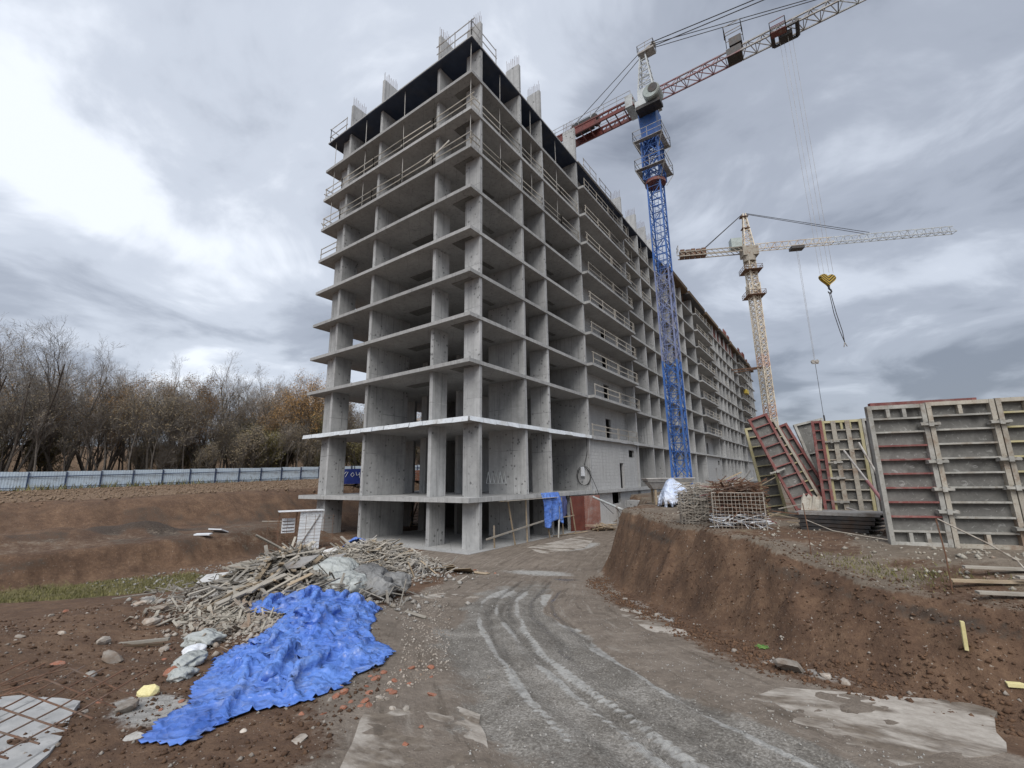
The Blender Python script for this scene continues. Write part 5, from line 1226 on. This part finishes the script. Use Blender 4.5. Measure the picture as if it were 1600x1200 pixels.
EDGEL = [(12.8, -16.3), (12.4, -14.6), (9.6, -11.6), (6, -8.2), (4, -6), (6.5, -9.5), (9, -12.5), (11.4, -14.6)]
scatter_stuff('edge_rubble', 1500, near_cam(3, 13.5, -17, -5, EDGEL), .006, .026, STONE, 'crushed stone along the left edge of the road', 'rubble', 7)
# larger stones one can tell apart
R = random.Random(5); k = 0
for (x, y, s, m) in ((8.6, -17.4, .20, STONE), (7.3, -17.2, .17, STONE), (6.3, -16.3, .16, STONE), (9.6, -17.0, .11, RED_BRICK), (8.3, -16.7, .10, STONE), (10.2, -17.45, .13, FOAM), (10.55, -17.75, .15, STONE), (9.1, -17.75, .09, RUBBLE), (5.2, -15.8, .18, STONE), (4.2, -15.9, .14, STONE), (3.1, -15.4, .2, RUBBLE), (2.4, -14.9, .16, RUBBLE)):
    lab = {STONE.name: 'pale boulder', RED_BRICK.name: 'broken red brick lump', FOAM.name: 'yellow foam lump', RUBBLE.name: 'grey concrete lump'}[m.name]
    rock('stone', x, y, s, m, '%s %s' % (lab, ['lying nearest the fallen stick', 'upper left of the fallen stick', 'beside two others on the left slope', 'left of the pale road strip', 'just below the fallen stick', 'at the head of the pale strip', 'at the left end of the pale strip beside the rebar mesh', 'on the brown soil above the rebar mesh', 'at the edge of the plank heap', 'on the slope left of the plank heap', 'below the grass strip', 'by the grass strip end'][k]), 'stone', 'larger stones on the left slope', R, .3); k += 1
def soilspot(R):
    while True:
        x, y = R.uniform(1, 13.5), R.uniform(-19.5, -13.5)
        if polyin(LEFTSOIL)(x, y) and not polyin(TP)(x, y): return x, y
for k in range(70):
    x, y = soilspot(R); rock('stone', x, y, R.uniform(.025, .075), R.choice([STONE, STONE, RUBBLE, RED_BRICK]), 'fist-sized stone lying loose on the brown left foreground', 'stone', 'fist-sized stones on the left foreground', R)
for k in range(46):
    x, y = 11.4 + R.gauss(.7, .55), -15.7 + R.gauss(-.3, .55)
    if polyin(TP)(x, y): continue
    rock('brick_piece', x, y, R.uniform(.03, .075), R.choice([RED_BRICK, RED_BRICK, STONE]), 'broken brick piece in the rubble between tarpaulin and road plate', 'brick', 'brick rubble below the tarpaulin', R)
for k in range(40):
    x, y = 3.4 + R.gauss(0, 1.3), -4.6 + R.gauss(0, .6); rock('brick_piece', x, y, R.uniform(.03, .08), R.choice([RED_BRICK, FORM_CREAM, STONE]) if False else R.choice([RED_BRICK, STONE]), 'broken brick piece on the ground before the corner columns', 'brick', 'brick rubble before the corner', R)
rock('stone', 16.3, -12.0, .26, STONE, 'large rounded tan boulder at the foot of the right bank', 'stone', None, R, .2)
for x, y, s in ((16.75, -12.15, .09), (16.0, -11.85, .07), (13.6, -9.3, .08), (12.2, -7.7, .1), (16.95, -12.3, .07), (15.5, -11.4, .06)): rock('stone', x, y, s, STONE, 'small stone at the foot of the right bank', 'stone', 'stones at the bank foot', R)
for x, y, L, a, b, lab in ((18.17, -11.9, .34, 1.2, .9, 'upright strip of yellow foam stuck in the right bank'), (18.4, -12.2, .28, .2, .1, 'crumpled yellow foam scrap low on the right bank')):
    o = MB().bar((0, 0, 0), (math.cos(a) * L * (1 - b), math.sin(a) * L * (1 - b) * .3, L * b), .07, .035).build('foam_strip', FOAM, loc=(x, y - .08, H(x, y - .08) + .02)); tag(o, lab, 'foam')
# ------------------------------------------------------------------ rubble heaps (fine part) and scrap planks
def heap_area(cx, cy, rx, ry): return lambda Rn, n: np.stack([cx + Rn.normal(0, rx, n), cy + Rn.normal(0, ry, n)], -1)
def rect_area(x0, x1, y0, y1): return lambda Rn, n: np.stack([Rn.uniform(x0, x1, n), Rn.uniform(y0, y1, n)], -1)
scatter_stuff('heap_rubble', 5200, heap_area(1.3, -7.2, 1.5, 1.15), .02, .13, RUBBLE, 'grey broken concrete and wood chips of the heap by the corner column', 'rubble heap', 11, .02)
scatter_stuff('heap_rubble', 4200, heap_area(4.3, -12.6, 1.9, 1.0), .015, .10, RUBBLE, 'grey rubble under the planks and sacks of the long heap', 'rubble heap', 12, .02)
scatter_stuff('heap_rubble', 2200, heap_area(7.6, -15.1, 1.1, .6), .012, .07, STONE, 'pale fine rubble left of the blue tarpaulin', 'rubble heap', 13, .01)
PL = [MB().box(-.5, .5, -.5, .5, -.5, .5).mesh('scrap_plank', m) for m in (WOOD_GREY, WOOD_GREY, WOOD_TAN, FORM_CREAM)]
R = random.Random(77)
def plank(x, y, L, w, th, az, el, lift, label, group, me_=None):
    o = link('scrap_plank', me_ or R.choice(PL), None, (x, y, H(x, y) + lift)); o.scale = (L, w, th)
    o.rotation_euler = (Matrix.Rotation(az, 3, 'Z') @ Matrix.Rotation(-el, 3, 'Y') @ Matrix.Rotation(R.gauss(0, .25), 3, 'X')).to_euler(); tag(o, label, 'plank', group)
for k in range(150):     # long heap: most planks point down the slope to the lower left
    t = R.random(); x = 1.6 + 4.6 * t + R.gauss(0, .55); y = -11.0 - 3.0 * t + R.gauss(0, .6)
    plank(x, y, R.uniform(.6, 2.1), R.uniform(.05, .15), R.uniform(.02, .05), R.gauss(-.85, .42), R.gauss(-.05, .16), R.uniform(.02, .38), 'weathered scrap plank in the long heap left of the sacks', 'planks of the long heap')
for k in range(130):
    x = 1.0 + R.gauss(0, 1.5); y = -7.6 + R.gauss(0, 1.1)
    plank(x, y, R.uniform(.4, 1.6), R.uniform(.04, .13), R.uniform(.02, .045), R.uniform(0, 6.28), R.gauss(0, .3), R.uniform(.03, .28), 'short scrap plank in the grey heap before the corner columns', 'planks of the corner heap')
plank(2.9, -12.9, 1.3, .9, .03, -.8, .05, .30, 'wide pale board lying across the left end of the plank heap', None, PL[3]); plank(3.3, -13.6, 1.2, .5, .03, -.7, .08, .22, 'pale narrow board at the lower left of the plank heap', None, PL[0])
plank(2.3, -11.9, 1.5, .16, .04, -2.0, .55, .55, 'plank sticking up at the crest of the long heap', None, PL[0])
plank(7.6, -16.75, .75, .06, .04, .75, .05, .06, 'fallen pale stick on the left slope', None, PL[0]); plank(7.75, -16.8, .6, .04, .03, .72, .02, .03, 'dark thin stick under the fallen pale stick', None, MB().box(-.5, .5, -.5, .5, -.5, .5).mesh('scrap_plank', WOOD_DARK))
for x, y, a, L, w, lab in ((4.3, -5.6, .4, 1.3, .55, 'tan plywood offcut nearest the road before the corner'), (3.9, -6.1, 1.0, 1.1, .5, 'plywood offcut overlapping another before the corner'), (4.75, -5.0, .2, 1.2, .4, 'long plywood offcut right of the other boards'), (3.2, -5.2, .9, .8, .35, 'small plywood offcut near the brick rubble')):
    plank(x, y, L, w, .02, a, R.gauss(0, .06), .05, lab, 'plywood offcuts before the corner', PL[2])
def stick_litter(name, n, area, lmin, lmax, az, spread, label, seed, mat, lift=.25):
    Rn = np.random.RandomState(seed); P = area(Rn, n); P = P[poly_sd(P[:, 0], P[:, 1], TP) < 0]; hz = height(P[:, 0], P[:, 1]); mb = MB()
    for (x, y), z in zip(P, hz):
        L = Rn.uniform(lmin, lmax); a = az + Rn.normal(0, spread); e = Vector((math.cos(a) * L / 2, math.sin(a) * L / 2, Rn.normal(0, .16) * L)); c = Vector((x, y, z + .02 + lift * Rn.rand() ** 1.5)); mb.bar(c - e, c + e, Rn.uniform(.012, .07), Rn.uniform(.008, .025), (Rn.normal(0, .4), Rn.normal(0, .4), 1))
    tag(mb.build(name, mat), label, 'debris', kind='stuff')
stick_litter('wood_debris', 1500, heap_area(3.3, -12.2, 1.9, .95), .15, .9, -.85, .7, 'splintered grey wood filling the long heap', 61, WOOD_GREY, .35)
stick_litter('wood_debris', 1500, heap_area(1.0, -7.5, 1.5, 1.15), .12, .7, 0, 2.5, 'splintered grey wood covering the heap before the corner columns', 62, WOOD_GREY, .3)
stick_litter('wood_debris', 500, heap_area(6.6, -14.9, 1.1, .6), .1, .5, -.7, .6, 'pale splinters left of the blue tarpaulin', 63, FORM_CREAM, .12)
for k, (x, y, w, d, az, el, m, lab) in enumerate(((4.6, -12.6, 1.1, .8, .4, .25, GREY_STEEL, 'crumpled grey sheeting on the long heap beside the sacks'), (1.9, -13.3, 1.0, .8, .9, .1, CONC_PALE, 'pale plasterboard sheet at the grass end of the long heap'), (2.8, -10.2, .8, .5, .2, .3, GREY_STEEL, 'grey sheet metal scrap on the back of the long heap'), (0.2, -8.6, .7, .5, 1.2, .3, CONC_PALE, 'pale board on the front of the corner heap'))):
    o = MB().box(-w / 2, w / 2, -d / 2, d / 2, -.008, .008).build('sheet_scrap', m, loc=(x, y, H(x, y) + .34)); o.rotation_euler = (el, -el * .6, az); tag(o, lab, 'sheet')
# ------------------------------------------------------------------ sacks
def sack(x, y, s, mat, label, seed, flat=.62, lift=0.0):
    bm = bmesh.new(); bmesh.ops.create_icosphere(bm, subdivisions=4, radius=1)
    C = np.array([v.co[:] for v in bm.verts]); th = np.arctan2(C[:, 1], C[:, 0])
    w = (ridged(C[:, 0] * 1.3 + C[:, 2] + seed, C[:, 1] * 1.3 - C[:, 2] * .7, 4, seed) - .55) * .75 + .28 * fbm(C[:, 0] * 1.1 + seed, C[:, 1] * 1.1 + C[:, 2], 3, seed + 5)
    for v, d, t in zip(bm.verts, w, th): 
        v.co *= 1 + d; v.co.z *= flat; v.co.x *= 1.12
    me_ = bpy.data.meshes.new('sack'); bm.to_mesh(me_); bm.free(); me_.materials.append(mat); me_.polygons.foreach_set('use_smooth', [True] * len(me_.polygons))
    o = link('sack', me_, None, (x, y, H(x, y) + s * flat * .62 + lift)); o.scale = (s, s * .85, s); o.rotation_euler = (0, 0, seed * 1.3); tag(o, label, 'sack', 'sacks between planks and tarpaulin'); return o
sack(5.35, -11.75, .62, TARP_PALE, 'pale grey-white full sack, leftmost of the sacks', 1); sack(6.0, -11.15, .55, TARP_GREY, 'dark grey crumpled sack in the middle of the sacks', 4, .6, .18); sack(6.75, -11.4, .55, TARP_GREY, 'grey sack nearest the road', 7, .62)
sack(6.35, -12.15, .60, TARP_PALE, 'greenish pale sack lying in front of the others', 9, .5); sack(5.6, -10.6, .5, TARP_PALE, 'pale sack at the back of the sacks', 12, .6, .05); sack(6.5, -10.75, .42, TARP_GREY, 'small grey sack at the right of the pile', 15, .7, .1)
# ------------------------------------------------------------------ crumpled blue tarpaulin
# the sheet is relaxed like cloth: its rest lengths exceed the ground it covers, so it buckles into creases
SPc = .044
gx = np.arange(5.5, 12.4, SPc); gy = np.arange(-18.2, -12.4, SPc); X_, Y_ = np.meshgrid(gx, gy)
sd_ = poly_sd(X_, Y_, TP) + .07 * fbm(X_ * 2.3, Y_ * 2.3, 3, 101)
ins = sd_ > 0; hg = height(X_, Y_, False)
def ground_z(px, py):      # bilinear look-up on the grid
    u = np.clip((px - gx[0]) / SPc, 0, len(gx) - 1.001); v = np.clip((py - gy[0]) / SPc, 0, len(gy) - 1.001); i = u.astype(int); j = v.astype(int); fu = u - i; fv = v - j
    return (hg[j, i] * (1 - fu) + hg[j, i + 1] * fu) * (1 - fv) + (hg[j + 1, i] * (1 - fu) + hg[j + 1, i + 1] * fu) * fv
hg = hg + .02 + .10 * sstep(.1, .8, sd_) * (vnoise(X_ * 1.6, Y_ * 1.6, 121) ** 2) + .09 * sstep(.05, .5, sd_) * vnoise(X_ * 3.4, Y_ * 3.4, 123) ** 3
Pc = np.stack([X_, Y_, hg + .03 + .46 * (ridged(.9 * (X_ * .8 - Y_ * .6), 1.7 * (X_ * .6 + Y_ * .8), 3, 125) - .45 + .30 * fbm(X_ * 3, Y_ * 3, 2, 127)) * sstep(0, .4, sd_) + .05], -1)
gy_, gx_ = np.gradient(sd_, SPc); bnd = ins & (sd_ < SPc * 1.05)
Pc[..., 0] -= np.where(bnd, gx_ * sd_ * .95, 0); Pc[..., 1] -= np.where(bnd, gy_ * sd_ * .95, 0)
Rn = np.random.RandomState(8); Pc += Rn.normal(0, .006, Pc.shape); Vc = np.zeros_like(Pc)
stretch = 1.16 + .50 * sstep(.38, .70, vnoise(X_ * 1.3, Y_ * 1.3, 131))
def cons(P, dj, di, k, f):
    nj, ni = P.shape[:2]
    for par in range(2):
        if dj == 0: sa = (slice(None), slice(par * di, ni - di)); 
        ja, jb = np.arange(0, nj - dj), np.arange(dj, nj); ia, ib = np.arange(0, ni - di), np.arange(di, ni)
        if di and not dj: sel = (ia // di) % 2 == par; ia, ib = ia[sel], ib[sel]
        else: sel = (ja // dj) % 2 == par; ja, jb = ja[sel], jb[sel]
        A = P[np.ix_(ja, ia)]; B = P[np.ix_(jb, ib)]; m = ins[np.ix_(ja, ia)] & ins[np.ix_(jb, ib)]
        d = B - A; L = np.linalg.norm(d, axis=-1) + 1e-9; rest = SPc * math.hypot(di, dj) * stretch[np.ix_(ja, ia)] * f
        w = np.where(m, k * .5 * (L - rest) / L, 0)[..., None] * d
        P[np.ix_(ja, ia)] = A + w; P[np.ix_(jb, ib)] = B - w
for step in range(60):
    Q = Pc + Vc * .86; Q[..., 2] -= .0016
    for it in range(5):
        cons(Q, 0, 1, .9, 1); cons(Q, 1, 0, .9, 1); cons(Q, 1, 1, .25, 1)
        if it == 0: cons(Q, 0, 3, .10, .97); cons(Q, 3, 0, .10, .97)
        g_ = ground_z(Q[..., 0], Q[..., 1]); hit_ = Q[..., 2] < g_
        Q[..., 2] = np.where(hit_, g_, Q[..., 2])
        Q[..., :2] = np.where(hit_[..., None], Pc[..., :2] + (Q[..., :2] - Pc[..., :2]) * .35, Q[..., :2])
    Q[..., :2] = Pc[..., :2] + np.clip(Q[..., :2] - Pc[..., :2], -.02, .02)
    Vc = Q - Pc; Pc = Q
me_, _ = grid_mesh('blue_tarpaulin', Pc[..., 0], Pc[..., 1], Pc[..., 2] + .012, TARP, ins)
o = link('blue_tarpaulin', me_); m_ = o.modifiers.new('thick', 'SOLIDIFY'); m_.thickness = .006; tag(o, 'large crumpled bright blue tarpaulin spread over rubble in the left foreground', 'tarpaulin')
drape('blue_tarpaulin', -.35, -7.15, .85, .6, .22, TARP, 'small blue tarpaulin scrap on top of the far rubble heap', 'tarpaulin', 23, .44, amp=.06)
for x, y, r_, mt, lab, sd2 in ((8.25, -16.1, .30, TARP_PALE, 'greenish pale plastic scrap left of the blue tarpaulin', 31), (9.35, -16.7, .20, TARP_PALE, 'white crumpled bag at the head of the pale strip', 33), (9.75, -16.95, .17, TARP_PALE, 'smaller white bag touching the tarpaulin', 36), (8.75, -16.45, .15, WHITE_PLASTIC, 'white lump of plastic above the white bags', 38)):
    o = sack(x, y, r_, mt, lab, sd2, .4); o.name = 'plastic_scrap'; o['category'] = 'plastic'; del o['group']
# ------------------------------------------------------------------ bottom-left concrete block with a rebar mesh lying over it
bp = plate('concrete_slab_piece', [(9.2, -19.3), (9.55, -18.45), (10.15, -18.05), (11.0, -18.35), (11.7, -18.75), (11.2, -19.6)], .4, 'grey concrete slab piece under a rebar mesh in the bottom left corner', CONC, .03)
rm = thing('rebar_mesh', (10.3, -18.6, H(10.3, -18.6)), 'rusty rebar mesh mat propped over the slab piece in the bottom left corner', 'rebar mesh', rz=.42)
for k in range(7): MB().tube([(-.9, -.8 + k * .21, .12 + .05 * math.sin(k)), (.0, -.8 + k * .21, .16 + .03 * k), (.95, -.8 + k * .21, .12)], .0085, 5).build('bar', RUST_STEEL, rm)
for k in range(7): MB().tube([(-.85 + k * .28, -.9, .10), (-.85 + k * .28, 0, .19), (-.85 + k * .28, .62, .30)], .0085, 5).build('bar', RUST_STEEL, rm)
# ------------------------------------------------------------------ white cabin panel, wire cage and blue tank at the left
cbn = thing('white_shed', (-9.7, -4.45, 0), 'leaning white sheet-metal panel with diagonal brace and thin roof left of the building', 'shed', rz=1.15)
lean = .10
for i in range(11): MB().add([(x + lean * (z / 2.2), y, z) for z in (.03 + i * .2, .222 + i * .2) for x, y in ((0, 0), (1.25, 0), (1.25, .03), (0, .03))], [(3, 2, 1, 0), (4, 5, 6, 7), (0, 1, 5, 4), (1, 2, 6, 5), (2, 3, 7, 6), (3, 0, 4, 7)]).build('board', WHITE_SHEET, cbn)
MB().bar((.06, -.03, .1), (1.2, -.03, 2.05), .10, .03).build('diagonal_brace', GREY_STEEL, cbn)
MB().box(-1.1, 1.42, -.2, .9, 2.26, 2.30).build('roof', WHITE_PLASTIC, cbn)
for x in (-1.0, -.05): MB().bar((x, .5, 0), (x, .5, 2.26), .05).build('post', RUST_STEEL, cbn)
MB().box(-.85, -.12, .47, .5, 1.0, 1.85).build('window', WHITE_PLASTIC, cbn)
for k in range(4): MB().box(-.8, -.17, .43, .468, 1.1 + k * .19, 1.13 + k * .19).build('window_bar', DARK_STEEL, cbn)
cg = thing('rebar_cage', (-9.1, -5.1, H(-9.1, -5.1)), 'thin rebar cage standing round the white shed', 'rebar cage', rz=1.15)
for k in range(8): MB().tube([(-1.3 + k * .5, 0, 0), (-1.3 + k * .5, 0, 2.05)], .012, 4).build('bar', RUST_STEEL, cg)
for k in range(11): MB().tube([(-1.3, 0, .15 + k * .18), (2.3, 0, .15 + k * .18)], .009, 4).build('bar', RUST_STEEL, cg)
tk = thing('blue_tank', (-24.2, 9.1, H(-24.2, 9.1)), 'dark blue steel container with white painted scrawl behind the columns', 'container', rz=math.radians(62))
bm = bmesh.new(); bmesh.ops.create_cube(bm, size=1)
for v in bm.verts: v.co = Vector((v.co.x * 2.7, v.co.y * 1.6, v.co.z * 1.5 + .85))
bmesh.ops.bevel(bm, geom=[e for e in bm.edges if abs((e.verts[0].co - e.verts[1].co).normalized().y) > .9], offset=.28, segments=4, affect='EDGES'); me_ = bpy.data.meshes.new('shell'); bm.to_mesh(me_); bm.free(); me_.materials.append(TANK_BLUE); link('shell', me_, tk)
mb = MB(); mb.tube([(-.75, -.83, 1.05), (-.55, -.83, 1.3), (-.35, -.83, 1.3), (-.6, -.83, .8)], .03, 5); mb.tube([(-.1, -.83, 1.0), (.1, -.83, 1.25), (.25, -.83, 1.0), (.05, -.83, .8), (-.1, -.83, 1.0)], .03, 5); mb.tube([(.4, -.83, 1.3), (.5, -.83, .95), (.7, -.83, 1.0), (.75, -.83, 1.25), (.8, -.83, .7)], .03, 5); tag(mb.build('painted_scrawl', WHITE_PLASTIC, tk), kind='stuff')
MB().tube([(.1, 0, 1.6), (.1, 0, 1.95), (.35, 0, 1.95), (.35, 0, 1.6)], .05, 6).build('lifting_eye', DARK_STEEL, tk); MB().box(-2.0, -1.45, -.7, .7, .1, 1.6).build('side_box', WHITE_PLASTIC, tk)
# stacked pallets of red brick and timber seen through the ground floor
bk = thing('brick_stack', (-27.5, 19.5, H(-27.5, 19.5)), 'stacks of red brick seen through the columns', 'brick stack', rz=math.radians(40))
for i in range(4):
    for j in range(5): MB().box(i * 1.15, i * 1.15 + 1.05, rnd.uniform(0, .08), 1, j * .26, j * .26 + .235).build('brick_layer', RED_BRICK, bk)
# steps / scaffold timber behind the basement columns
ld = thing('timber_ramp', (-12.8, 7.2, .05), 'timber stair ramp with rails behind the basement columns', 'ramp', rz=.6)
for x in (0, .9): MB().bar((x, 0, .1), (x, 2.6, 1.9), .06, .16).build('stringer', WOOD_TAN, ld); MB().bar((x, 0, 1.0), (x, 2.6, 2.7), .05, .1).build('hand_rail', WOOD_TAN, ld)
for k in range(8): MB().box(0, .9, .1 + k * .32, .36 + k * .32, .2 + k * .22, .235 + k * .22).build('tread', WOOD_TAN, ld)
# pale planks and rubbish on the left benches
for k, (x, y, L, w, a, lab) in enumerate(((-11.9, -7.9, 1.0, .5, .3, 'white board lying on the left bench'), (-11.0, -9.0, .8, .3, .7, 'small pale board at the bench edge'), (-15.5, -3.0, 1.6, .12, .5, 'pale batten on the bench near the shed'))):
    plank(x, y, L, w, .06, a, 0, .10, lab, None, MB().box(-.5, .5, -.5, .5, -.5, .5).mesh('scrap_plank', WHITE_PLASTIC if k < 2 else WOOD_GREY))
scatter_stuff('bench_litter', 700, rect_area(-8.6, -4.5, -14, -5), .02, .09, RUBBLE, 'pale rubble bits on the left pit floor', 'rubble', 21)
scatter_stuff('leaf_litter', 9000, rect_area(-54, -21.5, -32, 45), .04, .17, plain('dry_leaf_litter', (.12, .075, .045), (.27, .20, .14), .9, 2, obj=False), 'brown clods and fallen leaves between pit and fence', 'litter', 22)
# ------------------------------------------------------------------ small scrap pile beside the shoring, grass, weeds
sp_ = thing('scrap_pallet', (1.6, 13.0, H(1.6, 13.0)), 'pallet with brown scrap on the road before the red sheets', 'pallet', rz=.9)
for k in range(4): MB().box(0, 1.7, k * .3, k * .3 + .18, .12, .15).build('deck_board', WOOD_DARK, sp_)
for k in range(3): MB().box(.1 + k * .7, .22 + k * .7, 0, 1.1, 0, .118).build('bearer', WOOD_DARK, sp_)
mb = MB()
for k in range(60): c = Vector((R.uniform(.1, 1.6), R.uniform(.05, 1.0), .17 + R.random() * .28)); e = Vector((R.gauss(0, .3), R.gauss(0, .2), R.gauss(0, .05))); mb.bar(c - e, c + e, .05, .03)
tag(mb.build('scrap', WOOD_TAN, sp_), kind='stuff')
def grass(name, n, area, h0, h1, label, seed, mat=GRASSM):
    Rn = np.random.RandomState(seed); P = area(Rn, n); z = height(P[:, 0], P[:, 1]) - .02; h = Rn.uniform(h0, h1, n); a = Rn.uniform(0, 6.28, n); w = h * .07 + .006
    d = np.stack([np.cos(a) * w, np.sin(a) * w], -1); l = Rn.normal(0, 1, (n, 2)) * h[:, None] * .35
    V = np.stack([np.c_[P - d, z], np.c_[P + d, z], np.c_[P + l, z + h]], 1).reshape(-1, 3)
    me_ = bpy.data.meshes.new(name); me_.from_pydata(V.tolist(), [], [(3 * i, 3 * i + 1, 3 * i + 2) for i in range(n)]); me_.materials.append(mat)
    tag(link(name, me_), label, 'grass', kind='stuff')
grass('grass', 7000, near_cam(-9.4, -3, -20, -10, GRASS, 0), .05, .16, 'thin yellow-green grass on the left pit floor', 41)
def tuft_area(Rn, n): t = Rn.rand(n); return np.stack([17.0 + 1.4 * t + Rn.normal(0, .25, n), -9.6 - 1.0 * t + Rn.normal(0, .25, n)], -1)
grass('bank_top_grass', 700, tuft_area, .03, .10, 'small grass tufts on the bank edge below the big panels', 42)
grass('fence_weeds', 900, lambda Rn, n: np.stack([-54.2 + Rn.normal(0, .4, n), Rn.uniform(-14, 30, n)], -1), .3, .9, 'dry weeds along the foot of the fence', 43)
wd = thing('weed_plant', (15.85, -10.95, H(15.85, -10.95)), 'single green weed growing at the foot of the right bank', 'plant')
LG = leafmat('fresh_green_leaf', [(.05, .12, .03), (.10, .20, .05), (.16, .26, .08)])
for k in range(9):
    a = k * .75; L = R.uniform(.08, .15); d = Vector((math.cos(a), math.sin(a), .35)) ; s = Vector((-math.sin(a), math.cos(a), 0)) * .03
    MB().add([(0, 0, .02), tuple(d * L * .5 + s), tuple(d * L + Vector((0, 0, -.02))), tuple(d * L * .5 - s)], [(0, 1, 2, 3)]).build('leaf', LG, wd)
